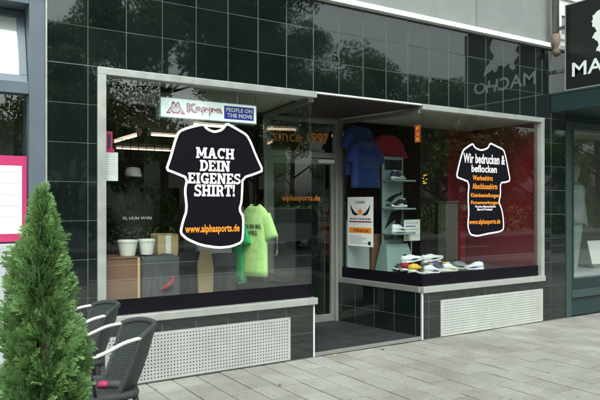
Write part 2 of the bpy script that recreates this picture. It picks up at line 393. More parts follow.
# ================================================================== SETTING: ground, pavement, road
g = MB().add([(-900, -900, -.16), (900, -900, -.16), (900, 900, -.16), (-900, 900, -.16)], [(0, 1, 2, 3)])
struct(g.build('ground', M['grass']))
pv = struct(MB().box(-14, 22, -7.2, -.004, -.15, -.010).build('pavement', M['sand']))
PW, PL = .222, .335
paver_cache = {}
def paver_mesh(wx, wy):
    k = (round(wx, 3), round(wy, 3))
    if k not in paver_cache:
        b = MB(); e = .0035; x, y = wx/2, wy/2
        b.add([(-x, -y, -.03), (x, -y, -.03), (x, y, -.03), (-x, y, -.03), (-x, -y, -.0025), (x, -y, -.0025), (x, y, -.0025), (-x, y, -.0025),
               (-x+e, -y+e, 0), (x-e, -y+e, 0), (x-e, y-e, 0), (-x+e, y-e, 0)],
              [(0, 1, 5, 4), (1, 2, 6, 5), (2, 3, 7, 6), (3, 0, 4, 7), (4, 5, 9, 8), (5, 6, 10, 9), (6, 7, 11, 10), (7, 4, 8, 11), (8, 9, 10, 11)])
        me = bpy.data.meshes.new('paver'); me.from_pydata(b.v, [], b.f); me.materials.append(M['pave']); paver_cache[k] = me
    return paver_cache[k]
slots = []
i0 = int((-14)/PW); i1 = int(22/PW)
for i in range(i0, i1):
    x = .12 + i*PW
    off = (.5 if i % 2 else 0)*PL + .08
    y = -.006
    first = PL - off if off > .1 else PL
    yy = [y]; yc = y - (off if off > .09 else PL)
    while yc > -7.1: yy.append(yc); yc -= PL
    for a, b in zip(yy[:-1], yy[1:]):
        slots.append((x, (a+b)/2, PW - .010, (a - b) - .009))
def vis(sl_):
    px, py = proj(sl_[0], sl_[1], 0)
    inn = -12 < px < 612 and 300 < py < 415
    d = math.hypot(sl_[0], sl_[1] + CAMD)
    return (0 if inn else 1, d)
slots.sort(key=vis)
rest = MB()
for k, (x, y, a, b) in enumerate(slots):
    me = paver_mesh(a, b); dz = rnd.uniform(-.0022, .0022); tx = rnd.gauss(0, .003); ty = rnd.gauss(0, .003)
    if k < 300:
        o = bpy.data.objects.new('paver', me); COL.objects.link(o); o.matrix_basis = Matrix.Translation((x, y, dz)) @ Matrix.Rotation(tx, 4, 'X') @ Matrix.Rotation(ty, 4, 'Y'); setp(o, pv)
    else:
        rest.add([(x + q.co.x, y + q.co.y, q.co.z + dz) for q in me.vertices], [tuple(p.vertices) for p in me.polygons])
o = rest.build('paver_field', M['pave'], pv, normals=False); o['kind'] = 'stuff'
struct(MB().box(-60, 60, -7.36, -7.2, -.2, .0).build('kerb', M['kerb'], bevel=.012))
struct(MB().box(-60, 60, -15.6, -7.36, -.2, -.12).build('road', M['asphalt']))
struct(MB().box(-60, 60, -15.76, -15.6, -.2, .0).build('kerb', M['kerb'], bevel=.012))
struct(MB().box(-60, 60, -18.2, -15.76, -.2, -.01).build('pavement', M['kerb']))
for k in range(-6, 7): struct(MB().box(k*6-1.5, k*6+1.5, -11.55, -11.43, -.119, -.116).build('road_marking', M['line']))

# ================================================================== THE SHOP
shop = thing('shop_building', 'shop clad in polished black tiles with two display windows and recessed entrance', 'shop', (4.2, .2, 0))
tile_cache = {}
def tile_mesh(wd, ht):
    k = (round(wd, 3), round(ht, 3))
    if k not in tile_cache:
        x, z, e = wd/2, ht/2, .0022
        vs = [(-x, .006, -z), (x, .006, -z), (x, .006, z), (-x, .006, z), (-x, -.0055, -z), (x, -.0055, -z), (x, -.0055, z), (-x, -.0055, z),
              (-x+e, -.008, -z+e), (x-e, -.008, -z+e), (x-e, -.008, z-e), (-x+e, -.008, z-e)]
        fs = [(0, 1, 5, 4), (1, 2, 6, 5), (2, 3, 7, 6), (3, 0, 4, 7), (4, 5, 9, 8), (5, 6, 10, 9), (6, 7, 11, 10), (7, 4, 8, 11), (8, 9, 10, 11)]
        me = bpy.data.meshes.new('tile'); me.from_pydata(vs, [], fs); me.materials.append(M['tile']); tile_cache[k] = me
    return tile_cache[k]
def clad(F, s0, s1, z0, z1, js, jz, parent):
    """tiles clipped to a rectangle; js, jz are joint positions"""
    ss = sorted({s0, s1} | {j for j in js if s0 + .015 < j < s1 - .015}); zz = sorted({z0, z1} | {j for j in jz if z0 + .015 < j < z1 - .015})
    for a, b in zip(ss[:-1], ss[1:]):
        for c, d in zip(zz[:-1], zz[1:]):
            o = bpy.data.objects.new('tile', tile_mesh(b - a - .004, d - c - .004)); COL.objects.link(o)
            o.matrix_basis = F.mat_obj((a+b)/2, 0, (c+d)/2) @ Matrix.Rotation(rnd.gauss(0, .0035), 4, 'X') @ Matrix.Rotation(rnd.gauss(0, .0035), 4, 'Z')
            setp(o, parent)
JS = [1.613 + .308*k for k in range(-4, 22)]; JZ = [2.60 + .308*k for k in range(-9, 5)]; JLOW = [.245]
HEAD, SILL = 2.600, .585
LEDGE = 3.50
band = MB().box(.997, 7.46, -.0050, .28, 2.607, LEDGE).build('wall', M['grout'], shop); clad(FAC, .997, 7.46, 2.602, LEDGE - .002, JS, JZ, band)
pl = MB().box(.997, WL - .001, -.0050, .28, 0, 2.605).build('wall', M['grout'], shop); clad(FAC, .997, WL, 0.004, 2.60, JS, JZ, pl)
pr = MB().box(WR + .001, 7.46, -.0050, .28, 0, 2.605).build('wall', M['grout'], shop); clad(FAC, WR, 7.46, 0.004, 2.60, JS, JZ, pr)
PT = .42; LP0, LP1 = 1.44, 3.197; RP0, RP1 = 5.18, 6.984
pn = MB().box(WL, RL - .012, -.0050, .06, 0, .518).build('wall', M['grout'], shop)
clad(FAC, WL, RL - .010, PT, .518, JS, JLOW, pn); clad(FAC, LP1, RL - .010, .004, PT, JS, JLOW, pn); clad(FAC, WL, LP0, .004, PT, JS, JLOW, pn)
pn2 = MB().box(RRt + .012, WR, -.0050, .06, 0, .518).build('wall', M['grout'], shop)
clad(FAC, RRt + .010, WR, PT, .518, JS, JLOW, pn2); clad(FAC, RRt + .010, RP0, .004, PT, JS, JLOW, pn2); clad(FAC, RP1, WR, .004, PT, [], JLOW, pn2)
for F, L in ((FR_, LEN_R), (FL_, LEN_L)):
    q = MB().fbox(F, .014, L, -.05, .0050, 0, .518).build('wall', M['grout'], shop)
    clad(F, .014, L, .036, .518, [L - .308*k for k in range(1, 5)], JLOW, q)

# perforated vent plates: real holes in a plate over a dark backing
def vent_plate(s0, s1, z0, z1):
    p = .029; nx = int((s1 - s0 - .03)/p); nz = int((z1 - z0 - .02)/p); mx = (s1 - s0 - nx*p)/2; mz = (z1 - z0 - nz*p)/2
    b = MB(); y = -.016; yb = -.013; r = .0066
    oc = [(math.cos(R(22.5 + 45*k))*r, math.sin(R(22.5 + 45*k))*r) for k in range(8)]
    for i in range(nx):
        for j in range(nz):
            cx = s0 + mx + (i + .5)*p; cz = z0 + mz + (j + .5)*p; h = p/2
            vs = [(cx + a, y, cz + c) for a, c in oc] + [(cx + a, yb, cz + c) for a, c in oc] + [(cx + h, y, cz + h), (cx - h, y, cz + h), (cx - h, y, cz - h), (cx + h, y, cz - h)]
            fs = [(k, (k+1) % 8, 8 + (k+1) % 8, 8 + k) for k in range(8)]
            fs += [(16, 1, 0), (16, 17, 2, 1), (17, 3, 2), (17, 18, 4, 3), (18, 5, 4), (18, 19, 6, 5), (19, 7, 6), (19, 16, 0, 7)]
            b.add(vs, fs)
    for a, c, d, e in ((s0, s1, z0, z0 + mz), (s0, s1, z1 - mz, z1), (s0, s0 + mx, z0 + mz, z1 - mz), (s1 - mx, s1, z0 + mz, z1 - mz)):
        b.add([(a, y, d), (c, y, d), (c, y, e), (a, y, e)], [(0, 1, 2, 3)])
    b.add([(s0, y, z0), (s1, y, z0), (s1, y, z1), (s0, y, z1), (s0, .004, z0), (s1, .004, z0), (s1, .004, z1), (s0, .004, z1)], [(0, 4, 5, 1), (1, 5, 6, 2), (2, 6, 7, 3), (3, 7, 4, 0)])
    o = b.build('vent_panel', M['vent'], shop, normals=False)
    for sx in (s0 + .008, (s0 + s1)/2, s1 - .008):
        for sz in (z0 + .007, z1 - .007):
            MB().tube([(sx, -.0155, sz), (sx, -.0185, sz)], .0042, 8).build('screw', M['pipe'], o)
    MB().box(s0 + .002, s1 - .002, -.0095, .003, z0 + .002, z1 - .002).build('vent_backing', M['dark'], o)
vent_plate(LP0, LP1 - .004, .014, PT - .003); vent_plate(RP0 + .004, RP1 - .004, .010, PT - .003)

# window frames and panes
FW = .062
def frame_L(name, s0, s1, left, right):
    b = MB(); d = .028
    b.fbox(FAC, s0, s1, -.05, d, HEAD - FW + .002, HEAD - .001)                 # head
    if left: b.fbox(FAC, s0, s0 + FW + .006, -.05, d - .002, SILL, HEAD - FW + .001)
    if right: b.fbox(FAC, s1 - FW + .004, s1, -.05, d - .002, SILL, HEAD - FW + .001)
    return b.build(name, M['alu'], shop, bevel=.004)
fl = frame_L('window_frame', WL, RL + .022, True, False)
fr = frame_L('window_frame', RRt - .005, WR, False, True)
MB().fbox(FAC, WL + FW, RL - .006, -.036, -.028, SILL - .004, HEAD - FW + .004).build('pane', M['glass'], fl)
MB().fbox(FAC, RRt + .006, WR - FW, -.036, -.028, SILL - .004, HEAD - FW + .004).build('pane', M['glass'], fr)
MB().fbox(FAC, WL - .004, RL + .024, -.045, .040, .521, SILL).build('window_sill', M['alu'], shop, bevel=.004)
MB().fbox(FAC, RRt - .010, WR + .004, -.045, .040, .521, SILL).build('window_sill', M['alu'], shop, bevel=.004)
MB().box(RL - .010, RL + .004, -.012, .004, .004, .520).build('corner_trim', M['white'], shop)
MB().box(RRt - .006, RRt + .009, -.012, .004, .004, .520).build('corner_trim', M['white'], shop)
MB().box(RL + .026, RRt - .012, -.016, .03, HEAD - .016, HEAD + .000).build('head_trim', M['white'], shop, bevel=.002)
MB().fbox(FAC, WL + FW + .007, RL - .008, -.0278, -.0268, SILL + .001, .715).build('black_film', M['inkp'], fl)
MB().fbox(FAC, RRt + .008, WR - FW + .003, -.0278, -.0268, SILL + .001, .718).build('black_film', M['inkp'], fr)
# side windows of the recess
for F, L, gm in ((FR_, LEN_R, 'glass_side'), (FL_, LEN_L, 'glass_side')):
    b = MB(); b.fbox(F, .03, L - .004, -.045, .022, .522, SILL - .002); b.fbox(F, L - .05, L - .002, -.045, .012, SILL - .001, 2.500); b.fbox(F, .03, L - .004, -.045, .014, 2.502, 2.545)
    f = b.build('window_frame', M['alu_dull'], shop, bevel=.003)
    MB().fbox(F, .006, L - .05, -.030, -.024, SILL - .004, 2.504).build('pane', M[gm], f)
    MB().fbox(F, .010, L - .05, -.0238, -.0228, SILL + .001, .715).build('black_film', M['inkp'], f)
# black display platforms behind the glass (their front shows as the black band)
plat_l = [(WL + .02, .06), (RL - .035, .06), (BL - .05, DV - .03), (WL + .02, DV - .03)]
plat_r = [(RRt + .035, .06), (WR - .02, .06), (WR - .02, DV - .03), (BR + .05, DV - .03)]
MB().prism(plat_l, .05, .60).build('display_platform', M['black_cloth'], shop)
MB().prism(plat_r, .05, .66).build('display_platform', M['black_cloth'], shop)
# ceilings, soffit, interior shell
MB().prism([(RL + .02, .04), (RRt - .02, .04), (BR - .01, DV - .01), (BL + .01, DV - .01)], 2.566, 2.60).build('soffit', M['darkwood'], shop)
MB().prism([(1.2, .30), (RL + .0, .30), (BL - .03, DV + .02), (1.2, DV + .02)], 2.57, 2.62).build('display_ceiling', M['cream'], shop)
MB().prism([(1.30, .055), (RL - .02, .055), (RL + .01, .30), (1.30, .30)], 2.55, 2.604).build('display_ceiling', M['cream'], shop)
MB().prism([(RRt + .02, .055), (7.1, .055), (7.1, DV), (BR + .03, DV)], 2.555, 2.604).build('display_ceiling', M['cream'], shop)
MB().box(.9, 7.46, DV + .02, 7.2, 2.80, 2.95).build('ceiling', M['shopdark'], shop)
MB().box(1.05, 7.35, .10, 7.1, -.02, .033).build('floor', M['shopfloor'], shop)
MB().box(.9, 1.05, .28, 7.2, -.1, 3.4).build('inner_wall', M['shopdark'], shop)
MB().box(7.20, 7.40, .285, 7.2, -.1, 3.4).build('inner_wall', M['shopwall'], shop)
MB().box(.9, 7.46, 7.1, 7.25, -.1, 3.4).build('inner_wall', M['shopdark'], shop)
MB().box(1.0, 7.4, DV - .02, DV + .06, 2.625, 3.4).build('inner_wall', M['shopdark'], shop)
MB().box(WR - .005, WR + .10, .06, DV, .661, 2.55).build('side_panel', M['red'], shop)
MB().box(6.62, 6.99, DV - .01, DV + .03, .70, 2.55).build('side_panel', M['red'], shop)
# entrance floor: raised dark slabs with a metal nosing
def xl(v): return RL + (BL - RL)*v/DV
def xr(v): return RRt + (BR - RRt)*v/DV
ef = MB().prism([(RL + .008, .004), (RRt - .008, .004), (BR, DV), (BL, DV)], -.01, .030).build('entrance_floor', M['dark'], shop)
cuts = [.022, .30, .62, .95, 1.285]
for a, b in zip(cuts[:-1], cuts[1:]):
    MB().prism([(xl(a) + .012, a + .004), (xr(a) - .012, a + .004), (xr(b) - .012, b - .004), (xl(b) + .012, b - .004)], .0301, .037 + rnd.uniform(-.001, .001)).build('floor_slab', M['rubber'], ef, bevel=.002)
MB().box(RL + .010, RRt - .010, -.004, .018, .004, .040).build('nosing', M['alu_dull'], ef, bevel=.002)
# door wall: frame, transom, glazed door
b = MB(); D0, D1 = BL + .005, BR - .010
b.fbox(FDOOR, D0, D0 + .04, -.05, .03, .034, 2.545); b.fbox(FDOOR, D1 - .045, D1, -.05, .03, .034, 2.545); b.fbox(FDOOR, D0 + .04, D1 - .045, -.048, .028, 2.495, 2.544); b.fbox(FDOOR, D0 + .04, D1 - .045, -.048, .028, 2.068, 2.135)
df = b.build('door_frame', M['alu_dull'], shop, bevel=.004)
MB().fbox(FDOOR, D0 + .041, D1 - .046, -.012, -.006, 2.136, 2.494).build('transom_pane', M['glass'], df)
MB().fbox(FDOOR, D0 + .041, D1 - .046, -.060, -.050, 2.13, 2.498).build('transom_backing', M['black_cloth'], df)
x0, x1 = fac(273, 140, DV)[0], fac(329, 140, DV)[0]
letters(FDOOR, 'since', x0, x0 + (x1 - x0)*.50, 2.245, 2.375, -.004, M['orange_lettering'], df, .012); letters(FDOOR, '1997', x0 + (x1 - x0)*.60, x1, 2.245, 2.375, -.004, M['orange_lettering'], df, .012)
b = MB(); A, B_ = D0 + .043, D1 - .048
b.fbox(FDOOR, A, A + .05, -.035, .008, .040, 2.064); b.fbox(FDOOR, B_ - .05, B_, -.035, .008, .040, 2.064); b.fbox(FDOOR, A + .05, B_ - .05, -.033, .006, 1.99, 2.063); b.fbox(FDOOR, A + .05, B_ - .05, -.033, .006, .041, .13)
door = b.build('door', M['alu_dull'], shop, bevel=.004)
MB().fbox(FDOOR, A + .07, B_ - .07, -.018, -.012, .125, 1.995).build('pane', M['glass_side'], door)
MB().tube([FDOOR.pt(A + .05, .006, .90), FDOOR.pt(A + .05, .06, .905), FDOOR.pt(A + .05, .075, .94), FDOOR.pt(A + .05, .075, 1.12), FDOOR.pt(A + .05, .06, 1.155), FDOOR.pt(A + .05, .006, 1.16)], .012, 8).build('handle', M['white'], door, smooth=True)
letters(FDOOR, 'alphasports.de', fac(283, 198, DV)[0], fac(322, 198, DV)[0] - .02, 1.52, 1.61, -.010, M['orange_lettering'], door, .02)
MB().fbox(FDOOR, B_ - .26, B_ - .02, .008, .04, 2.005, 2.05).build('door_closer', M['white'], door, bevel=.004)

# ledge and rendered wall above
for a, c in ((.995, 3.02), (3.024, 5.797), (5.801, 7.46)):
    o = MB().add([FAC.pt(s_, d_, z_) for s_ in (a, c) for d_, z_ in ((-.02, LEDGE), (.075, LEDGE), (.075, LEDGE + .052), (.06, LEDGE + .060), (-.02, LEDGE + .075))],
             [(0, 1, 2, 3, 4), (5, 9, 8, 7, 6)] + [(i, 5 + i, 5 + (i+1) % 5, (i+1) % 5) for i in range(5)]).build('ledge', M['white'], shop, bevel=.003)
uw = MB().box(.9, 7.20, .05, .5, LEDGE + .001, 7.5).build('upper_wall', M['dark'], shop)
for a, c in ((.905, 3.02), (3.03, 5.793), (5.803, 7.195)):
    MB().box(a, c, .022, .052, LEDGE + .062, 6.2).build('wall_panel', M['render'], uw, bevel=.004)
b = MB().tube([(7.105, -.11, 6.4), (7.105, -.11, 3.62)], .045, 14); dp = b.build('downpipe', M['pipe'], shop, smooth=True)
MB().tube([(7.105, -.11, 3.66), (7.105, -.11, 3.54), (7.105, -.115, 3.44), (7.105, -.14, 3.40)], [.056, .056, .052, .046], 14).build('pipe_shoe', M['rust'], dp, smooth=True)
MB().box(7.04, 7.17, -.16, .03, 4.60, 4.64).build('pipe_clip', M['pipe'], dp)

# ================================================================== decals on the glass
C2 = lambda l, x, y, sc, v: [fac(x + a/sc, y + c/sc, v) for a, c in l]
def soften(p, k=.2):
    n = len(p); out = []
    for i in range(n):
        a, b_ = p[i], p[(i+1) % n]
        out += [(a[0]*(1-k) + b_[0]*k, a[1]*(1-k) + b_[1]*k), (a[0]*k + b_[0]*(1-k), a[1]*k + b_[1]*(1-k))]
    return out
def shirt_decal(outline, label, border):
    outline = soften(outline)
    base = MB().slab(outline, FAC, -.0275, -.0265).build('shirt_decal', M['wfilm'])
    tag(base, label, 'sticker')
    MB().slab(offset_poly(outline, border), FAC, -.0263, -.0255).build('black_shirt', M['inkp'], base)
    return base
out1 = C2([(140, 22), (150, 37), (170, 45), (190, 39), (204, 20), (232, 35), (264, 54), (277, 78), (290, 112), (312, 160), (290, 170), (253, 182), (252, 215), (250, 250), (244, 270), (255, 290), (255, 330), (252, 365), (220, 379), (180, 383), (130, 375), (90, 358), (69, 338), (76, 305), (88, 270), (82, 215), (89, 182), (60, 170), (28, 158), (42, 118), (55, 70), (66, 44), (95, 32)], 155, 115, 2.858, .027)
d1 = shirt_decal(out1, 'large black T-shirt sticker reading MACH DEIN EIGENES SHIRT on the left window', .022)
def tx(px0, px1, pyt, pyb, txt, m, par, bold=.02, mesh=None, d=-.0245, v=.026):
    s0, zt = fac(px0, pyt, v); s1, zb = fac(px1, pyb, v)
    zt = fac((px0+px1)/2, pyt, v)[1]; zb = fac((px0+px1)/2, pyb, v)[1]
    return letters(FAC, txt, s0, s1, zb, zt, d, m, par, bold, mesh=mesh)
for t_, a, b_, c, d in (('MACH', 117, 226, 94, 125), ('DEIN', 128, 214, 130, 161), ('EIGENES', 94, 244, 166, 197), ('SHIRT!', 112, 228, 199, 233)):
    tx(155 + a/2.858, 155 + b_/2.858, 115 + c/2.858, 115 + d/2.858, t_, M['wfilm'], d1, mesh=slab_mesh(t_))
tx(185, 239.5, 224.5, 234.5, 'www.alphasports.de', M['orange'], d1, .028)
out2 = C2([(97, 44), (106, 60), (126, 68), (148, 61), (157, 42), (180, 54), (205, 66), (213, 92), (219, 125), (229, 178), (212, 184), (194, 186), (195, 225), (189, 250), (198, 272), (204, 300), (206, 345), (193, 356), (150, 363), (112, 372), (86, 366), (77, 335), (81, 285), (78, 235), (82, 183), (60, 174), (37, 165), (47, 118), (57, 82), (63, 67), (80, 54)], 445, 130, 3.478, .027)
d2 = shirt_decal(out2, 'black T-shirt sticker reading Wir bedrucken and beflocken on the right window', .020)
for t_, a, b_, c, d, m_ in (('Wir bedrucken &', 64, 208, 84, 118, 'wfilm'), ('beflocken', 92, 180, 122, 148, 'wfilm'), ('Werbeshirts', 96, 166, 158, 176, 'orange'), ('Abschlussshirts', 95, 182, 186, 206, 'orange'),
                            ('Kleinbestellungen', 90, 188, 220, 238, 'orange'), ('Firmenwerbungen', 90, 186, 246, 262, 'orange'), ('Vereine Mannschaften', 104, 176, 262, 270, 'wfilm'), ('Beruf Freizeit', 112, 165, 272, 280, 'wfilm'), ('www.alphasports.de', 84, 192, 310, 332, 'orange')):
    tx(445 + a/3.478, 445 + b_/3.478, 130 + c/3.478, 130 + d/3.478, t_, M[m_], d2, .022)
# notices
def sheet(name, F, s0, s1, z0, z1, d, m, label, cat, th=.002):
    o = MB().fbox(F, s0, s1, d, d + th, z0, z1).build(name, M[m]); tag(o, label, cat); return o
s0, zt = fac(105, 152, .04); s1, zb = fac(118, 181, .04)
no = sheet('paper_notice', FAC, WL + FW + .012, s1, zb, zt, -.042, 'paper', 'narrow white printed list taped inside the left end of the left window', 'notice')
MB().fbox(FAC, WL + FW + .012, s1 - .03, -.0398, -.0393, zt - .002, zt + .03).build('heading', M['magenta'], no)
MB().fbox(FAC, WL + FW + .022, s1 - .045, -.0396, -.0391, zt + .03, zt + .17).build('heading', M['magenta'], no)
MB().fbox(FAC, WL + FW + .034, s1 - .06, -.0389, -.0386, zt + .03, zt + .15).build('figure_print', M['shoe_dark'], no)
for k in range(9): MB().fbox(FAC, WL + FW + .02, s1 - .012, -.0398, -.0395, zt - .02 - k*.020, zt - .016 - k*.020).build('printed_line', M['palegrey'], no)
# poster on the right side window
def rs(px, py):       # pixel on the right recess window -> (s along it, z)
    d = ray(px); nx, ny = DV, RRt - BR; Z = (nx*RRt + ny*CAMD)/(nx*d[0] + ny*d[1]); x, y = d[0]*Z, d[1]*Z - CAMD
    return math.hypot(x - RRt, y), CAMH - (py - HY)*Z/FPX
a0, _ = rs(346.5, 220); a1, _ = rs(372, 220); zt = 1.585; zb = .985
po = sheet('poster', FR_, a1, a0, zb, zt, -.0225, 'paper', 'white race poster with winged star and orange band taped inside the entrance side window', 'poster')
PF = Frame(FR_.pt(a0, -.0195, 0)[:2], tuple(-FR_.X)[:2], tuple(FR_.N)[:2]); PWD = a0 - a1
def pbox(n, x0, x1, z0, z1, m, d=.0003): return MB().fbox(PF, x0*PWD, x1*PWD, d - .0009, d, zb + z0*(zt - zb), zb + z1*(zt - zb)).build(n, M[m], po)
def ptext(t, x0, x1, z0, z1, m, bold=.03, d=.0006): return letters(PF, t, x0*PWD, x1*PWD, zb + z0*(zt-zb), zb + z1*(zt-zb), d, M[m], po, bold)
star = [(.5 + (.13 if k % 2 == 0 else .055)*math.cos(R(90 + 36*k)), .70 + (.095 if k % 2 == 0 else .04)*math.sin(R(90 + 36*k))) for k in range(10)]
MB().slab([(x*PWD, zb + z*(zt - zb)) for x, z in star], PF, .0001, .0012).build('star', M['orange'], po)
for sgn in (-1, 1):
    wing = [(.5 + sgn*a, z) for a, z in ((.09, .66), (.20, .69), (.30, .76), (.40, .86), (.36, .74), (.33, .70), (.30, .655), (.22, .63), (.12, .625))]
    MB().slab([(x*PWD, zb + z*(zt - zb)) for x, z in wing], PF, -.0004, .0005).build('wing', M['ink'], po)
ptext('LOGAN', .32, .68, .87, .92, 'ink'); ptext('ROCK YOUR RUN', .1, .9, .535, .575, 'ink', .04)
pbox('red_stripe', .06, .94, .485, .51, 'red'); pbox('orange_band', .06, .94, .27, .38, 'orange'); ptext('Nixnix', .25, .85, .29, .365, 'red', .02, .0012)
for k in range(5): pbox('printed_line', .08, .55 + .3*((k*37 % 10)/10), .20 - k*.035, .215 - k*.035, 'palegrey')
b = MB().add([PF.pt(.86*PWD + .025*math.cos(q*math.pi/5), .0005, zb + .07*(zt-zb) + .025*math.sin(q*math.pi/5)) for q in range(10)], [tuple(range(10))]); b.build('seal', M['ink'], po)
# small stickers by the corner
q0, zq0 = rs(413.5, 125); q1, zq1 = rs(419.5, 142)
st = sheet('glass_sticker', FR_, q1, q0, zq1, zq0, -.0225, 'rustprint', 'small orange sticker at the top corner of the entrance side window', 'sticker', .001)
for k, t_ in enumerate(('F', 'A', 'B')): letters(Frame(FR_.pt(q0, -.0210, 0)[:2], tuple(-FR_.X)[:2], tuple(FR_.N)[:2]), t_, (q0-q1)*.25, (q0-q1)*.75, zq0 - .06 - k*.06, zq0 - .02 - k*.06, .0003, M['orange'], st, .03)
g0 = fac(420.5, 174, .03); g1 = fac(424, 183, .03)
gs = MB(); rr = random.Random(3)
for k in range(9):
    x = rr.uniform(4.925, 5.0); z = rr.uniform(1.72, 1.83); gs.fbox(FAC, x, x + rr.uniform(.012, .03), -.0275, -.0265, z, z + rr.uniform(.006, .014))
o = gs.build('glass_sticker', M['shoe_yellow']); o['kind'] = 'stuff'; tag(o, 'tiny gold flecks of lettering at the corner of the right window', 'sticker')
# ================================================================== display: left window
kb_v = .16
kx0, kzt = fac(159.5, 94, kb_v); kx1, _ = fac(257, 105, kb_v); kzb = fac(159.5, 117.5, kb_v)[1]; kz1 = kzt
K = thing('hanging_lightbox', 'white lightbox sign with pink outlined Kappa logo and blue panel in left window', 'sign', ((kx0 + kx1)/2, kb_v, kzb))
kzt = kzb + .19
FK = Frame((0, kb_v), (1, 0), (0, -1))
MB().fbox(FK, kx0, kx1, -.10, 0, kzb, kzt).build('box', M['grain'], K, bevel=.006)
MB().fbox(FK, kx0 + .012, kx1 - .012, -.001, .004, kzb + .012, kzt - .012).build('face', emit_mat('lightbox_face', (.76, .86, .85), .28), K)
def kp(px): return fac(px, 105, kb_v)[0]
FKF = FK
def ktext(t, p0, p1, z0, z1, m, bold, d): return letters(FKF, t, kp(p0), kp(p1), kzb + z0*.19, kzb + z1*.19, d, M[m], K, bold)
ktext('Kappa', 186.5, 222, .22, .78, 'pink_print', .075, .0048); ktext('Kappa', 187.5, 221, .26, .74, 'wfilm', -.002, .0056)
# emblem: two seated outlines back to back
def emblem(px0, px1, z0, z1, m, grow, d, name='emblem'):
    pts = [(0, 0), (.20, .46), (.29, .55), (.27, .78), (.33, .98), (.42, .95), (.46, .75), (.5, .60), (.54, .75), (.58, .95), (.67, .98), (.73, .78), (.71, .55), (.80, .46), (1, 0), (.86, .0), (.73, .28), (.64, .0), (.5, .06), (.36, .0), (.27, .28), (.14, .0)]
    x0, x1 = kp(px0), kp(px1); P = [(x0 + a*(x1 - x0), kzb + (z0 + c*(z1 - z0))*.19) for a, c in pts]
    MB().slab(offset_poly(P, -grow), FKF, d - .0006, d).build(name, M[m], K)
emblem(167, 184, .26, .76, 'pink_print', .006, .0048); emblem(167.6, 183.4, .29, .73, 'wfilm', .0, .0056)
MB().fbox(FKF, kp(224), kp(253.5), .004, .0048, kzb + .18*.19, kzb + .82*.19).build('blue_panel', M['blue_print'], K)
ktext('PEOPLE ON', 226, 252, .54, .74, 'wfilm', .03, .0056); ktext('THE MOVE', 227, 252, .27, .47, 'wfilm', .03, .0056)
for px in (175, 240):
    MB().tube([(kp(px), kb_v + .05, kzt - .002), (kp(px), kb_v + .05, 2.56)], .006, 6).build('hanger', M['alu'], K)
# ceiling vent box
vx0, vz = fac(126, 103, .45); vx1 = fac(160, 108, .45)[0]
V = thing('ceiling_fitting', 'unlit white strip fitting under the ceiling left of the lightbox', 'light fitting', ((vx0+vx1)/2, .5, 2.45))
MB().box(vx0, vx1 + .3, .42, .52, 2.42, 2.50).build('housing', M['cream'], V, bevel=.005); MB().box(vx0 + .03, vx1 + .27, .44, .50, 2.405, 2.4195).build('diffuser', M['white'], V)
MB().box(vx0 + .08, vx0 + .10, .46, .48, 2.5, 2.60).build('bracket', M['cream'], V); MB().box(vx1 + .1, vx1 + .12, .46, .48, 2.5, 2.60).build('bracket', M['cream'], V)
MB().box(1.62, 2.5, .34, .62, 2.562, 2.5695).build('ceiling_vent', M['dark'], shop)
# lit tubes in the shop
def tube_light(p0, p1, label):
    p0, p1 = Vector(p0), Vector(p1); c = (p0 + p1)/2; L = (p1 - p0).length; a = math.atan2((p1 - p0).y, (p1 - p0).x)
    T = thing('tube_light', label, 'tube light', tuple(c), a, 'lit tube lights in the shop')
    for n_, mb_, m_ in (('housing', MB().box(-L/2, L/2, -.05, .05, .03, .09), 'white'), ('tube', MB().tube([(-L/2 + .04, 0, 0), (L/2 - .04, 0, 0)], .016, 8), 'tube')):
        o = mb_.build(n_, M[m_]); o.parent = T
    for s_ in (-1, 1):
        o = MB().box(s_*L/2 - .02, s_*L/2 + .02, -.02, .02, -.02, .029).build('end_cap', M['white']); o.parent = T
        o = MB().tube([(s_*L*.4, 0, .0901), (s_*L*.4, 0, 2.80 - c.z)], .006, 6).build('rod', M['alu']); o.parent = T
tube_light((3.0, 3.85, 2.50), (3.0, 5.05, 2.50), 'lit tube light running back into shop, seen left of the lightbox')
tube_light((3.25, 5.9, 2.48), (4.45, 5.9, 2.48), 'lit tube light parallel to the front, deepest inside the shop')
tube_light((3.1, 3.7, 2.50), (3.75, 3.7, 2.50), 'short lit tube light above the rear one inside the shop')
tube_light((3.05, 2.05, 2.47), (3.65, 2.05, 2.47), 'lit tube light just below the lightbox')
tube_light((5.1, 3.2, 2.6), (6.4, 3.2, 2.6), 'lit tube light behind the right display window')

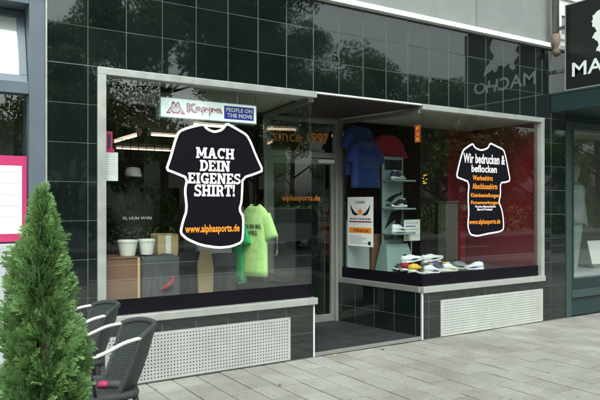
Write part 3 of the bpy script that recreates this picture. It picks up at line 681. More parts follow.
# boxes, cloth and pots on the platform
ZP = .60
bx0, bx1 = fac(106, 258, .12)[0], fac(140, 258, .12)[0]
C = thing('wooden_crate', 'brown wooden crate with pale edges at the left end of the display', 'crate', ((bx0+bx1)/2, .3, ZP))
MB().box(bx0 + .002, bx1 - .022, .125, .50, ZP + .001, 1.04).build('body', M['wood'], C, bevel=.006)
MB().box(bx1 - .0215, bx1, .115, .51, ZP + .001, 1.046).build('edge_board', M['beige'], C, bevel=.003); MB().box(bx0 - .03, bx1 - .022, .118, .51, 1.0405, 1.052).build('top_board', M['wood'], C, bevel=.003)
def drape(name, label, x0, x1, y0, y1, z0, z1, m, seed, folds=3, amp=.02):
    r = random.Random(seed); nx, nz = 22, 14; vs = []; b = MB(); ph = r.uniform(0, 6)
    def fold(i, j): return amp*math.sin(ph + i/nx*math.pi*2*folds + .5*math.sin(j*.5)) * (1 - .5*j/nz) + r.gauss(0, .002)
    rows = []
    for j in range(nz+1):                       # front, hem to top
        z = z0 + (z1 - z0)*j/nz; rows.append([(x0 + (x1-x0)*i/nx, y0 - abs(fold(i, j))*(1 - .8*(j/nz)**3), z + (.015*math.sin(i*.9 + ph) if j == 0 else 0)) for i in range(nx+1)])
    for j in range(1, 8): rows.append([(x0 + (x1-x0)*i/nx, y0 + (y1 - y0)*j/7, z1 + .012*math.sin(i*.7 + j) * .6 + .006) for i in range(nx+1)])
    for j in range(1, 6): rows.append([(x0 + (x1-x0)*i/nx, y1 + abs(fold(i, j)), z1 - (z1 - z0)*j/5) for i in range(nx+1)])
    for rr_ in rows: vs += rr_
    n = nx + 1; b.add(vs, [(q*n + i, q*n + i + 1, (q+1)*n + i + 1, (q+1)*n + i) for q in range(len(rows)-1) for i in range(nx)])
    o = b.build(name, M[m], smooth=True); s_ = o.modifiers.new('solid', 'SOLIDIFY'); s_.thickness = .008
    return tag(o, label, 'clothing')
g0, g1 = fac(143, 258, .14)[0], fac(180, 258, .14)[0]
drape('draped_jacket', 'charcoal garment draped over a box beside the brown crate', g0, g1, .16, .42, ZP + .01, 1.035, 'charcoal', 1)
MB().box(g0 + .01, g1 - .01, .18, .40, ZP + .001, 1.02)
bb = MB().box(g0 + .02, g1 - .02, .19, .40, ZP + .001, 1.025).build('display_box', M['beige'], bevel=.004); tag(bb, 'box hidden under the charcoal garment', 'box')
mo = MB().lathe([(.001, 0), (.055, .005), (.065, .03), (.06, .06), (.035, .085), (.001, .09)], n=14).build('rolled_scarf', M['beige'], smooth=True); mo.location = (fac(146, 295, .1)[0], .115, ZP); tag(mo, 'small rounded beige bundle in front of the charcoal garment', 'bundle')
sc_ = MB().tube([(g0 + .15, .128, .755), (g0 + .19, .122, .775), (g0 + .22, .12, .79), (g0 + .25, .122, .815), (g0 + .265, .126, .85), (g0 + .26, .13, .88)], [.006, .018, .024, .022, .014, .005], 8, flat=.8).build('red_band', M['red_cloth'], smooth=True); tag(sc_, 'small red band lying against the charcoal garment', 'band')
def pot(px0, px1, v, label):
    x0, x1 = fac(px0, 250, v)[0], fac(px1, 250, v)[0]; r = (x1 - x0)/2*.93
    o = MB().lathe([(r*.72, 0), (r*.74, .004), (r*.96, .115), (r*1.02, .117), (r*1.02, .135), (r*.94, .135), (r*.90, .118), (r*.66, .012)], ((0), 0, 0), 24).build('white_pot', M['pot'], smooth=False)
    o.location = ((x0 + x1)/2, v, 1.054); tag(o, label, 'pot', 'white pots in the left display'); return o
pot(117, 138, .26, 'left white pot standing on the brown crate'); p2 = pot(138, 155.5, .30, 'right white pot standing on the charcoal garment')
cx0, cx1 = fac(158, 245, .46)[0], fac(178.5, 245, .46)[0]
cb = thing('cardboard_box', 'beige cardboard box behind the charcoal garment', 'box', ((cx0+cx1)/2, .53, ZP))
MB().box(cx0, cx1, .46, .66, ZP + .001, 1.215).build('carton', M['beige'], cb, bevel=.004); MB().box(cx0 + .004, (cx0+cx1)/2, .455, .665, 1.2155, 1.219).build('flap', M['beige'], cb); MB().box((cx0+cx1)/2 + .004, cx1 - .004, .455, .665, 1.2155, 1.219).build('flap', M['beige'], cb)
def trousers(x, y, z0, h, label, m, seed):
    r = random.Random(seed); b = MB()
    for s_ in (-1, 1):
        rg = []
        for j in range(9):
            t = j/8; rr_ = .075 + .03*t; cxx = x + s_*(.085 - .01*t)
            rg.append([(cxx + rr_*math.cos(q)*(1 + .08*math.sin(3*q + j)), y + rr_*.7*math.sin(q)*(1 + .1*math.sin(2*q + j*1.3)), z0 + h*.72*t) for q in [2*math.pi*k/14 for k in range(14)]])
        b.rings(rg)
    rg = []
    for j in range(5):
        t = j/4; rg.append([(x + (.185 - .03*t)*math.cos(q), y + (.09 - .01*t)*math.sin(q), z0 + h*(.66 + .34*t)) for q in [2*math.pi*k/18 for k in range(18)]])
    b.rings(rg); o = b.build('trousers', M[m], smooth=True); tag(o, label, 'trousers'); return o
trousers(fac(186, 270, .5)[0], .52, ZP + .001, .44, 'dark trousers standing upright in the middle of the left display', 'black_cloth', 2)
px0, px1 = fac(197, 250, .40)[0], fac(211, 290, .40)[0]
bo = MB().slab([(px0 + .02, ZP + .001), (px1 + .02, ZP + .001), (px1 + .03, .88), (px1 - .0, 1.06), (px0 + .05, 1.07), (px0 + .01, .92)], Frame((0, .40), (1, 0), (0, -1)), -.03, 0).build('cardboard_form', M['beige'], bevel=.004); tag(bo, 'tall beige cardboard form below the T-shirt sticker', 'cardboard')
trousers(fac(222, 270, .62)[0], .62, ZP + .001, .40, 'charcoal shorts form behind the beige cardboard form', 'charcoal', 4)

def tshirt(name, m, label, loc, rz, h=.70, wd=.46, depth=.16, text=None, group=None, hanger=None, flat=1.0, seed=0):
    """a filled T-shirt: torso shell, two sleeves, neck opening; origin at the hem's middle"""
    T = thing(name, label, 'T-shirt', loc, rz, group); r = random.Random(seed)
    N = 28; rg = []
    for t, w_, dp_ in ((0, .98, 1.0), (.1, .97, .98), (.25, .95, .95), (.45, .94, .96), (.6, .96, 1.02), (.72, 1.0, 1.06), (.82, 1.02, 1.0), (.88, .98, .86), (.93, .80, .70), (.97, .55, .56), (1.0, .36, .50)):
        ring = []
        for k in range(N):
            q = 2*math.pi*k/N; fold = 1 + .045*(1 - t)*math.sin(5*q + 2*math.sin(t*5 + seed)) + .02*math.sin(9*q + seed + t*4)
            c, s_ = math.cos(q), math.sin(q)
            x = wd/2*w_*math.copysign(abs(c)**.8, c); y = depth/2*dp_*math.copysign(abs(s_)**.8, s_)*fold*flat
            ring.append((x, y, h*t - .02*(t == 0)*0 - (.05*h*(abs(s_)**2)*(1 if s_ < 0 else .3) if t == 1.0 else 0)))
        rg.append(ring)
    ob = MB().rings(rg, cap=False); o = ob.build('torso', M[m], smooth=True); o.parent = T
    so_ = o.modifiers.new('solid', 'SOLIDIFY'); so_.thickness = .006
    for sg in (-1, 1):
        rs_ = []; ax_ = Vector((sg*.36, 0, -.933)); pv_ = Vector((sg*.933, 0, .36))
        for j in range(7):
            t = j/6; ce = Vector((sg*wd*.36, 0, h*.845)) + ax_*(.24*t*h/.7); ra = (.070 + .012*t)*h/.7; dq = depth*(.40 - .02*t)*flat
            rs_.append([tuple(ce + pv_*ra*math.cos(q) + Vector((0, 1, 0))*dq*math.sin(q)*(1 + .07*math.sin(3*q + j))) for q in [2*math.pi*k/16 for k in range(16)]])
        o2 = MB().rings(rs_, cap=False).build('sleeve', M[m], smooth=True); o2.parent = T
        s2 = o2.modifiers.new('solid', 'SOLIDIFY'); s2.thickness = .006
    if text:
        Ft = Frame((0, 0), (1, 0), (0, -1))
        for i, (t_, wq) in enumerate(text):
            me = text_mesh(t_, .03); fit(me, -wq/2, wq/2, 0, .045); o3 = link('lettering', me, M['ink']); o3.parent = T
            o3.matrix_basis = Ft.mat_text(0, depth/2*1.10*flat + .004, h*.66 - i*.065)
    nk = MB().tube([(0, 0, h*.965), (0, 0, h*1.01), (0, 0, h*1.06), (0, .015, h*1.10), (0, 0, h*1.13)], .006, 6) if hanger is not None else None
    if nk:
        o4 = nk.build('hook', M['wire']); o4.parent = T
        o5 = MB().tube([(-wd*.38, 0, h*.90), (-wd*.15, 0, h*.96), (0, 0, h*.985), (wd*.15, 0, h*.96), (wd*.38, 0, h*.90)], .008, 6).build('hanger', M['wire']); o5.parent = T
        o6 = MB().tube([(0, 0, h*1.13), (0, 0, hanger - loc[2])], .0025, 5).build('cord', M['wire']); o6.parent = T
    return T
tshirt('t_shirt', 'lime', 'pale lime T-shirt with dark print hanging at the right of the left window', (fac(255.5, 240, .34)[0], .34, .79), R(-66), .71, .30, .085, [('ICH BIN MAL', .21), ('WEG', .11)], hanger=2.57, seed=1)
tshirt('t_shirt', 'green', 'emerald green T-shirt hanging behind the large sticker beside the lime one', (fac(239, 240, .60)[0], .60, .72), R(-96), .70, .32, .10, hanger=2.57, seed=2)
# grey crumpled cloth / pebble heap on the platform
r = random.Random(11); vs = []; nx, ny = 40, 16
hx0, hx1 = 2.75, 3.42
for j in range(ny+1):
    for i in range(nx+1):
        u, v = i/nx, j/ny; e = min(u, 1-u, v, 1-v)*4; z = ZP + .003 + min(1, e)*(.02 + .03*abs(math.sin(u*19 + 2*math.sin(v*9)))*abs(math.sin(v*11 + u*5)) + r.uniform(0, .014))
        vs.append((hx0 + (hx1-hx0)*u + .12*(v-.5), .10 + .42*v, z))
o = MB().add(vs, [(j*(nx+1)+i, j*(nx+1)+i+1, (j+1)*(nx+1)+i+1, (j+1)*(nx+1)+i) for j in range(ny) for i in range(nx)]).build('crumpled_cloth', M['grey_cloth']); tag(o, 'grey crumpled cloth lying on the platform below the lime T-shirt', 'cloth')
# mannequin bust with white cap, dark shirt with small white print
mx, mz = fac(133, 178, .95)
Bm = thing('mannequin_bust', 'dark-shirted display bust wearing a white cap at the back of the left display', 'mannequin', (mx, .95, ZP + .09))
rg = []
for z, a, c in ((0, .10, .08), (.02, .10, .08), (.03, .03, .03), (.25, .03, .03), (.27, .15, .10), (.45, .17, .11), (.65, .20, .125), (.80, .215, .12), (.88, .18, .10), (.93, .08, .07), (.99, .055, .055)):
    rg.append([(a*math.cos(q), c*math.sin(q), z) for q in [2*math.pi*k/20 for k in range(20)]])
o = MB().rings(rg).build('torso', M['black_cloth'], smooth=True); o.parent = Bm
rg = [[(a*math.cos(q), a*1.1*math.sin(q), z) for q in [2*math.pi*k/16 for k in range(16)]] for z, a in ((.97, .04), (1.00, .055), (1.04, .066), (1.09, .07), (1.13, .06), (1.15, .02))]
o = MB().rings(rg).build('head', M['black_cloth'], smooth=True); o.parent = Bm
rg = [[(a*math.cos(q), a*1.1*math.sin(q), z) for q in [2*math.pi*k/16 for k in range(16)]] for z, a in ((1.075, .075), (1.10, .078), (1.14, .075), (1.165, .060), (1.172, .01))]
o = MB().rings(rg).build('cap', M['pot'], smooth=True); o.parent = Bm
o = MB().prism([(-.068, -.045), (-.05, -.115), (0, -.14), (.05, -.115), (.068, -.045)], 1.078, 1.088).build('cap_peak', M['pot']); o.parent = Bm
me = text_mesh('PL HUN WVN', .02); fit(me, -.14, .14, 0, .028); o = link('lettering', me, M['wfilm']); o.parent = Bm; o.matrix_basis = Frame((0, 0), (1, 0), (0, -1)).mat_text(0, .135, .66)
# wire grid wall and clothes rail inside the shop
def grid_wall(x0, x1, y, z0, z1, label, pitch=.10):
    b = MB(); t = .0035
    n = int((x1-x0)/pitch)
    for i in range(n+1): x = x0 + (x1-x0)*i/n; b.box(x - t, x + t, y - t, y + t, z0, z1)
    n = int((z1-z0)/pitch)
    for i in range(n+1): z = z0 + (z1-z0)*i/n; b.box(x0, x1, y + t + .0002, y + 3*t, z - t, z + t)
    o = b.build('wire_grid', M['wire']); tag(o, label, 'grid panel'); return o
grid_wall(4.80, 6.60, DV - .03, .70, 2.50, 'black wire grid panel behind the right display')
grid_wall(1.15, 3.3, 2.6, .05, 2.3, 'black wire grid panel inside the shop behind the left display')
ZP = .66
MB().box((cx0+cx1)/2 - .025, (cx0+cx1)/2 + .025, .4585, .4595, ZP + .01, 1.21).build('tape', M['paper'], cb)
# ================================================================== display: right window
tshirt('t_shirt', 'blue', 'royal blue T-shirt hanging on the grid, upper of the two blue ones', (fac(361, 150, 1.12)[0] - .02, 1.14, 1.86), R(6), .62, .46, .12, group=None, seed=4)
tshirt('t_shirt', 'blue', 'royal blue T-shirt hanging on the grid, lower of the two blue ones', (fac(361, 150, 1.05)[0] + .05, 1.02, 1.70), R(-4), .58, .44, .11, seed=5)
tshirt('t_shirt', 'red_cloth', 'dark red T-shirt hanging beside the blue ones on the grid', (fac(388, 150, 1.12)[0], 1.14, 1.72), R(-15), .68, .38, .12, seed=6)
TW = .86
t0, t1 = fac(389, 200, TW)[0], fac(410, 200, TW)[0]
tw = thing('shoe_stand', 'pale grey stepped shoe stand with dark wave emblem in the right display', 'shoe stand', ((t0+t1)/2, TW, ZP))
MB().box(t0, t1, TW + .12, TW + .15, ZP + .16, 2.10).build('back_board', M['grain'], tw, bevel=.01)
MB().box(t0 + .03, t1 - .03, TW + .117, TW + .1195, 1.93, 2.06).build('picture_panel', M['black_cloth'], tw)
MB().add([(t0 - .10, TW - .1, ZP + .001), (t1 + .03, TW - .1, ZP + .001), (t1 + .03, TW + .16, ZP + .001), (t0 - .10, TW + .16, ZP + .001), (t0, TW + .04, ZP + .34), (t1, TW + .04, ZP + .34), (t1, TW + .16, ZP + .34), (t0, TW + .16, ZP + .34)], [(0, 1, 2, 3), (4, 5, 6, 7), (0, 1, 5, 4), (1, 2, 6, 5), (2, 3, 7, 6), (3, 0, 4, 7)]).build('base', M['grain'], tw, bevel=.006)
SH = [1.80, 1.45, 1.14]
for z in SH: MB().box(t0 - .01, t1 + .01, TW - .10, TW + .1195, z - .02, z).build('shelf', M['grain'], tw, bevel=.004)
Ft = Frame((0, TW + .1185), (1, 0), (0, -1))
# wave emblem on the board (swept crescents)
wv = [(0, .02), (.25, .40), (.55, .62), (.85, .72), (1, .95), (1, .60), (.75, .50), (.55, .30), (.42, .05), (.30, .0), (.18, .12)]
MB().slab([(t0 + .03 + a*(t1 - t0 - .06), 1.52 + c*.16) for a, c in wv], Ft, -.001, .0012).build('wave_emblem', M['ink'], tw)
letters(Ft, 'MIZUNO', t0 + .05, t1 - .03, 1.465, 1.505, .001, M['ink'], tw, .03)
MB().slab([(t0 + .02, 1.18), (t0 + .14, 1.40), (t1 - .02, 1.44), (t1 - .05, 1.25), (t1 - .12, 1.20), (t0 + .2, 1.30)], Ft, -.001, .0010).build('running_figure', M['ink'], tw)
letters(Ft, 'GAME ON!', t0 + .02, t1 - .02, 1.05, 1.10, .001, M['ink'], tw, .03)
def shoe(loc, rz, m, label, m2='shoe_dark', L=.28, tilt=0):
    T = thing('sports_shoe', label, 'shoe', loc, rz, 'sports shoes in the right display')
    if tilt: T.matrix_basis = Matrix.Translation(loc) @ Matrix.Rotation(rz, 4, 'Z') @ Matrix.Rotation(tilt, 4, 'Y')
    def half(x): return .036 + .016*math.sin(max(0, min(1, x))*math.pi*.95 + .35) - (.022*max(0, (x-.82)/.18)**2) - .010*max(0, (.12 - x)/.12)
    st = [i/12 for i in range(13)]
    sole = [[((x-.5)*L, half(x)*math.cos(q)*1.08*(.25 if x in (0, 1) else 1), (.014 + .010*(1 - x)) + (.014 + .010*(1 - x))*math.sin(q) + (.02*max(0, (x-.75)/.25)**2)) for q in [2*math.pi*k/12 for k in range(12)]] for x in st]
    o = MB().rings(sole).build('sole', M['shoe']); o.parent = T
    hgt = [.06, .088, .095, .092, .083, .086, .080, .066, .054, .046, .040, .032, .014]
    up = [[((x-.5)*L*.985, half(x)*math.cos(q)*(.22 if x in (0, 1) else 1)*(1 - .28*max(0, math.sin(q))), .022 + max(0, hgt[i])*.5 + hgt[i]*.5*math.sin(q)) for q in [2*math.pi*k/14 for k in range(14)]] for i, x in enumerate(st)]
    o = MB().rings(up).build('upper', M[m], smooth=True); o.parent = T
    for s_ in (-1, 1):
        o = MB().add([(-.05, s_*.0535, .035), (.0, s_*.055, .055), (.05, s_*.050, .045), (.075, s_*.047, .036), (.03, s_*.054, .036), (-.01, s_*.056, .040)], [(0, 1, 2, 3, 4, 5)]).build('side_stripe', M[m2]); o.parent = T
        o.modifiers.new('solid', 'SOLIDIFY').thickness = .004
    o = MB().lathe([(.026, .0), (.028, .012), (.020, .013), (.019, .002)], (-.085, 0, .106), 12).build('collar', M[m2]); o.parent = T
    for k in range(4):
        o = MB().tube([(-.015 + k*.018, -.018, .094 - k*.008), (-.015 + k*.018, 0, .101 - k*.009), (-.015 + k*.018, .018, .094 - k*.008)], .003, 5).build('lace', M['shoe']); o.parent = T
    return T
tc = (t0 + t1)/2
shoe((tc - .02, TW - .0, SH[0] + .001), R(12), 'shoe_dark', 'navy shoe on the top shelf of the shoe stand', 'shoe')
shoe((tc - .02, TW - .01, SH[1] + .001), R(190), 'black_cloth', 'black shoe with white stripe on the middle shelf of the shoe stand', 'shoe')
shoe((tc - .03, TW - .02, SH[2] + .001), R(12), 'shoe', 'white and navy shoe on the low shelf of the shoe stand')
bv = .50
bv = .62; rz0, rz1 = fac(409, 268, bv)[0] - .05, fac(441, 268, bv)[0]
o = MB().box(rz0, rz1, bv - .17, bv + .17, ZP + .001, ZP + .10).build('display_riser', M['black_cloth'], bevel=.004); tag(o, 'low black riser carrying the pair of large white shoes', 'riser')
sx0 = fac(413, 268, bv)[0]
shoe((sx0, bv, ZP + .125), R(-25), 'shoe', 'large white shoe at the glass corner, left one of the pair', 'shoe_dark', .30, R(-12))
shoe((fac(430, 268, bv)[0], bv - .05, ZP + .125), R(-20), 'shoe', 'large white shoe at the glass corner, right one of the pair', 'shoe_dark', .30, R(-12))
rk = random.Random(5)
for k, (px, v, m_, m2_, lab) in enumerate(((392, .90, 'shoe', 'grain', 'white shoe at the left end of the row along the platform edge'), (402, .70, 'shoe_dark', 'shoe', 'navy and white shoe beside the yellow one on the platform'), (417, .40, 'shoe_yellow', 'red', 'yellow and orange shoe by the glass corner'),
        (432, .20, 'shoe', 'shoe_dark', 'white shoe right of the glass corner on the platform'), (441, .28, 'shoe_dark', 'shoe', 'dark shoe in the middle of the right platform'), (450, .24, 'shoe', 'shoe_yellow', 'white shoe with yellow stripe on the right platform'), (462, .34, 'grain', 'shoe_dark', 'grey shoe on the right platform left of the last one'), (474, .22, 'shoe', 'blue_print', 'white shoe with blue stripe, rightmost on the platform'),
        (398, 1.08, 'black_cloth', 'shoe', 'black shoe with white stripe behind the row near the stand foot'), (410, .56, 'red_cloth', 'shoe', 'red shoe with white stripe left of the glass corner'), (425, .24, 'black_cloth', 'shoe_yellow', 'black shoe with yellow stripe behind the yellow shoe'), (437, .42, 'blue', 'shoe', 'blue shoe with white stripe behind the white ones'), (446, .40, 'black_cloth', 'shoe', 'black shoe with white stripe in the middle of the right platform'), (456, .46, 'red_cloth', 'shoe_dark', 'red shoe with navy stripe on the right platform'))):
    shoe((fac(px, 275, v)[0], v, ZP + .03), R(-30 + rk.uniform(-28, 28) + (180 if k % 3 == 1 else 0)), m_, lab, m2_, .24)
# small sign beside the stand, brown board, white cabinet
n0, n1 = fac(404, 230, .90)[0], fac(420, 230, .90)[0]
sg_ = thing('price_sign', 'small white printed sheet on a stem beside the shoe stand', 'sign', ((n0+n1)/2, .9, ZP))
MB().box(n0, n1, .90, .906, 1.03, 1.30).build('sheet', M['paper'], sg_); MB().tube([((n0+n1)/2, .915, ZP + .012), ((n0+n1)/2, .915, 1.20)], .008, 6).build('stem', M['alu'], sg_); MB().lathe([(.08, 0), (.08, .008), (.01, .012)], ((n0+n1)/2, .915, ZP + .001), 16).build('base', M['alu'], sg_)
for k in range(5): MB().box(n0 + .03, n1 - .03 - .05*(k % 2), .8985, .8998, 1.25 - k*.04, 1.262 - k*.04).build('printed_line', M['blue_print' if k in (1, 3) else 'palegrey'], sg_)
b0, b1 = fac(371, 260, 1.12)[0], fac(384, 260, 1.12)[0]
o = MB().box(b0, b1, 1.10, 1.13, ZP + .001, 1.12).build('brown_board', M['wood'], bevel=.004); tag(o, 'brown board leaning behind the race poster', 'board')
o = MB().box(fac(347, 260, 1.18)[0], fac(369, 260, 1.18)[0], 1.16, 1.20, ZP + .001, 1.30).build('white_board', M['palegrey'], bevel=.004); tag(o, 'pale board standing behind the race poster', 'board')
c0, c1 = fac(446, 230, 1.0)[0], fac(458, 230, 1.0)[0]
cbn = thing('white_column', 'pale narrow display column left of the red panel', 'display stand', ((c0+c1)/2, 1.05, ZP))
MB().box(c0, c1, 1.0, 1.15, ZP + .001, 1.52).build('shaft', M['shopwall'], cbn, bevel=.004); MB().box(c0 - .01, c1 + .01, .98, 1.17, 1.5205, 1.54).build('top_shelf', M['shopwall'], cbn, bevel=.004)
# interior cabinet + grille behind the door
o = thing('white_cabinet', 'white cabinet with a pull handle seen through the left window', 'cabinet', (3.35, 2.15, 0))
MB().box(3.1, 3.75, 2.0, 2.4, .034, 1.47).build('body', M['palegrey'], o, bevel=.004); MB().box(3.12, 3.73, 1.98, 1.999, .08, 1.45).build('cabinet_door', M['white'], o, bevel=.003); MB().tube([(3.70, 1.98, .95), (3.70, 1.94, .96), (3.70, 1.94, 1.13), (3.70, 1.98, 1.14)], .008, 6).build('handle', M['alu'], o)
gr = thing('folding_grille', 'dark folding security grille standing open behind the door', 'grille', (4.66, 1.45, .034))
p0 = Vector((4.60, 1.44, 0)); p1 = Vector((4.93, 2.35, 0))
for k in range(12):
    p = p0.lerp(p1, k/11); MB().box(p.x - .008, p.x + .008, p.y - .008, p.y + .008, .0345, 2.05).build('bar', M['teal2'], gr)
for z in (.10, 1.05, 1.98): MB().tube([(p0.x, p0.y, z), (p1.x, p1.y, z)], .007, 6).build('rail', M['alu_dull'], gr)
o = MB().box(4.0, 4.75, 1.38, 1.9, .0335, .045).build('doormat', M['beige'], bevel=.004); tag(o, 'brown coir doormat just inside the door', 'doormat')
# clothes rail deeper inside
for (x, y, c, lab) in ((1.6, 3.6, 'charcoal', 'dark'), (5.2, 2.4, 'red_cloth', 'red')):
    T = thing('clothes_rail', f'clothes rail hung with {lab} garments inside the shop', 'clothes rail', (x, y, .034))
    MB().tube([(x, y, .035), (x, y, 1.5), (x + 1.2, y, 1.5), (x + 1.2, y, .035)], .014, 8).build('rail', M['alu'], T)
    for k in range(12): MB().box(x + .06 + k*.09, x + .10 + k*.09, y - .22, y + .22, .75 + .05*(k % 3), 1.42).build('garment', M[[c, 'charcoal', 'blue', 'shopwall'][k % 4]], T, bevel=.015)

# ================================================================== RIGHT: neighbouring shop, canopy, projecting sign
nb = thing('neighbour_shop', 'neighbouring shop with dark green framed window under a teal canopy', 'shop', (9, .3, 0))
X0 = 7.465
MB().box(7.2, 16, .05, .5, LEDGE + .0, 9).build('upper_wall', M['white'], nb)
b = MB().box(X0, 16, .02, .3, 2.60, LEDGE - .001); b.build('wall', M['teal'], nb)
MB().box(X0 + .002, 16, .012, .10, 0.002, .252).build('plinth', M['teal'], nb, bevel=.004)
b = MB(); b.box(X0, X0 + .11, -.02, .12, .0, 2.598); b.box(X0 + .1101, 11.0, -.03, .12, .253, .352); b.box(X0 + .1101, 11.0, -.015, .12, 2.50, 2.597)
for x in (9.6,): b.box(x, x + .08, -.018, .118, .3525, 2.4995)
nf = b.build('window_frame', M['teal2'], nb, bevel=.004)
b = MB(); b.box(X0 + .1105, X0 + .19, .0, .11, .3525, 2.4995); b.box(X0 + .1901, 9.599, .0, .11, .3525, .50); b.build('inner_frame', M['teal'], nf)
MB().box(X0 + .185, 9.605, .040, .048, .49, 2.505).build('pane', M['glass'], nf); MB().box(9.68, 11.0, .040, .048, .34, 2.505).build('pane', M['glass'], nf)
MB().box(11.0, 16, .0, .3, 0, 2.6).build('wall', M['teal'], nb)
MB().box(X0 + .02, 11, .13, 1.3, .05, .55).build('display_platform', M['palegrey'], nb)
MB().box(X0 + .02, 11, 1.3, 1.4, .05, 2.6).build('back_panel', M['shopwall'], nb); MB().box(X0 + .02, 11, .1201, 1.4, 2.6, 2.7).build('display_ceiling', M['cream'], nb)
MB().box(7.405, 7.46, .29, 1.4, 0, 2.7).build('inner_wall', M['shopwall'], nb); MB().box(11, 11.1, .3, 1.4, 0, 2.7).build('inner_wall', M['shopwall'], nb)
cn = MB().box(7.147, 16, -1.15, -.010, 2.675, 2.905).build('canopy', M['teal'], nb, bevel=.006)
MB().box(7.147 - .006, 16, -1.158, -.009, 2.9055, 2.925).build('canopy_cap', M['teal2'], cn)
mx = 8.47; Mn = thing('mannequin', 'pale full figure mannequin in the dark green framed window at right edge', 'mannequin', (mx, .55, .55))
rg = []
for z, a, c, dx in ((0, .11, .10, 0), (.012, .11, .10, 0), (.014, .05, .05, 0), (.10, .055, .06, 0), (.30, .10, .075, 0), (.55, .14, .10, 0), (.70, .165, .115, 0), (.85, .135, .10, 0), (.98, .15, .105, 0), (1.12, .175, .115, 0), (1.22, .165, .095, 0), (1.26, .10, .07, 0), (1.285, .055, .055, 0), (1.33, .05, .052, 0), (1.36, .062, .075, 0), (1.42, .078, .095, 0), (1.49, .078, .095, 0), (1.54, .055, .07, 0), (1.56, .015, .02, 0)):
    rg.append([(dx + a*math.cos(q), c*math.sin(q), z) for q in [2*math.pi*k/20 for k in range(20)]])
for sg in (-1, 1): pass
o = MB().rings(rg).build('body', M['mannequin'], smooth=True); o.parent = Mn
for sg in (-1, 1):
    o = MB().tube([(sg*.15, 0, 1.20), (sg*.20, .01, 1.05), (sg*.215, -.01, .90), (sg*.20, -.05, .72), (sg*.195, -.07, .62)], [.05, .047, .04, .032, .022], 10).build('arm', M['mannequin'], smooth=True); o.parent = Mn
rg = []
for z, a, c in ((.66, .185, .13), (.80, .175, .125), (.98, .175, .125), (1.12, .195, .13), (1.21, .185, .11), (1.255, .115, .08)):
    rg.append([(a*math.cos(q)*(1 + .02*math.sin(7*q)), c*math.sin(q)*(1 + .03*math.sin(5*q + z*9)), z) for q in [2*math.pi*k/24 for k in range(24)]])
o = MB().rings(rg, cap=False).build('shirt', M['palegrey'], smooth=True); o.parent = Mn; o.modifiers.new('solid', 'SOLIDIFY').thickness = .005
PS = thing('price_board', 'white tilted price board on the display floor of the right edge window', 'sign', (8.85, .42, .551))
o = MB().add([(-.17, -.03, .06), (.17, -.03, .06), (.17, .05, .40), (-.17, .05, .40), (-.17, -.022, .06), (.17, -.022, .06), (.17, .058, .40), (-.17, .058, .40)], [(0, 1, 2, 3), (4, 7, 6, 5), (0, 4, 5, 1), (1, 5, 6, 2), (2, 6, 7, 3), (3, 7, 4, 0)]).build('board', M['paper']); o.parent = PS
o = MB().tube([(0, .06, .30), (0, .16, 0)], .008, 6).build('prop', M['alu']); o.parent = PS
o = MB().box(-.17, .17, -.05, .02, 0, .058).build('foot', M['alu_dull'], bevel=.004); o.parent = PS
# upper storey: white trims and windows beside the downpipe
for k, (a, c) in enumerate(((7.36, 8.9), (9.2, 10.7))):
    for (z0, z1) in ((3.68, 4.05), (4.22, 5.6)):
        wf = MB(); wf.box(a, c, .02, .049, z0, z0 + .06); wf.box(a, c, .02, .049, z1 - .06, z1); wf.box(a, a + .06, .02, .049, z0 + .06, z1 - .06); wf.box(c - .06, c, .02, .049, z0 + .06, z1 - .06)
        q = wf.build('window', M['white'], nb); MB().box(a + .06, c - .06, .040, .049, z0 + .06, z1 - .06).build('pane', M['render'], q)
MB().box(7.203, 7.30, .012, .049, LEDGE + .07, 7).build('corner_trim', M['white'], nb)
MB().box(7.465, 16, -.06, .049, LEDGE - .0, LEDGE + .065).build('ledge', M['white'], nb, bevel=.003)
# projecting sign
SG = thing('projecting_sign', 'black projecting sign with white MACHO lettering and white figure above the canopy', 'sign', (7.25, -.8, 2.95))
SX, SV0, SV1, SZ0, SZ1 = 7.21, .185, 1.52, 2.952, 4.02
MB().box(SX, SX + .12, -SV1, -SV0, SZ0, SZ1).build('box', M['signface'], SG, bevel=.004)
b = MB()
for (a, c, d, e) in ((SV0 - .012, SV0, SZ0 - .012, SZ1 + .012), (SV1, SV1 + .012, SZ0 - .012, SZ1 + .012)): b.box(SX - .004, SX + .124, -c, -a, d, e)
b.box(SX - .004, SX + .124, -SV1, -SV0, SZ0 - .012, SZ0 - .0005); b.box(SX - .004, SX + .124, -SV1, -SV0, SZ1 + .0005, SZ1 + .012); b.build('rim', M['alu'], SG)
MB().box(SX + .04, SX + .08, -SV0 + .013, -.012, 3.2, 3.24).build('bracket', M['pipe'], SG); MB().box(SX + .04, SX + .08, -SV0 + .013, .03, 3.75, 3.79).build('bracket', M['pipe'], SG)
FS = Frame((SX, 0), (0, -1), (-1, 0)); FS2 = Frame((SX + .12, 0), (0, 1), (1, 0))
letters(FS, 'MACHO', .275, 1.36, 3.10, 3.28, .003, M['signwhite'], SG, .016)
letters(FS2, 'MACHO', -1.36, -.275, 3.10, 3.28, .003, M['signwhite'], SG, .016)
ctlp = [(.60, 3.36), (.63, 3.46), (.555, 3.54), (.60, 3.62), (.545, 3.71), (.57, 3.81), (.65, 3.86), (.68, 3.93), (.80, 3.96), (.94, 3.92), (1.03, 3.83), (1.05, 3.70), (.98, 3.61), (1.07, 3.54), (1.16, 3.45), (1.17, 3.36), (1.04, 3.42), (.97, 3.37), (.90, 3.46), (.80, 3.41), (.72, 3.45), (.68, 3.37)]
fig = []
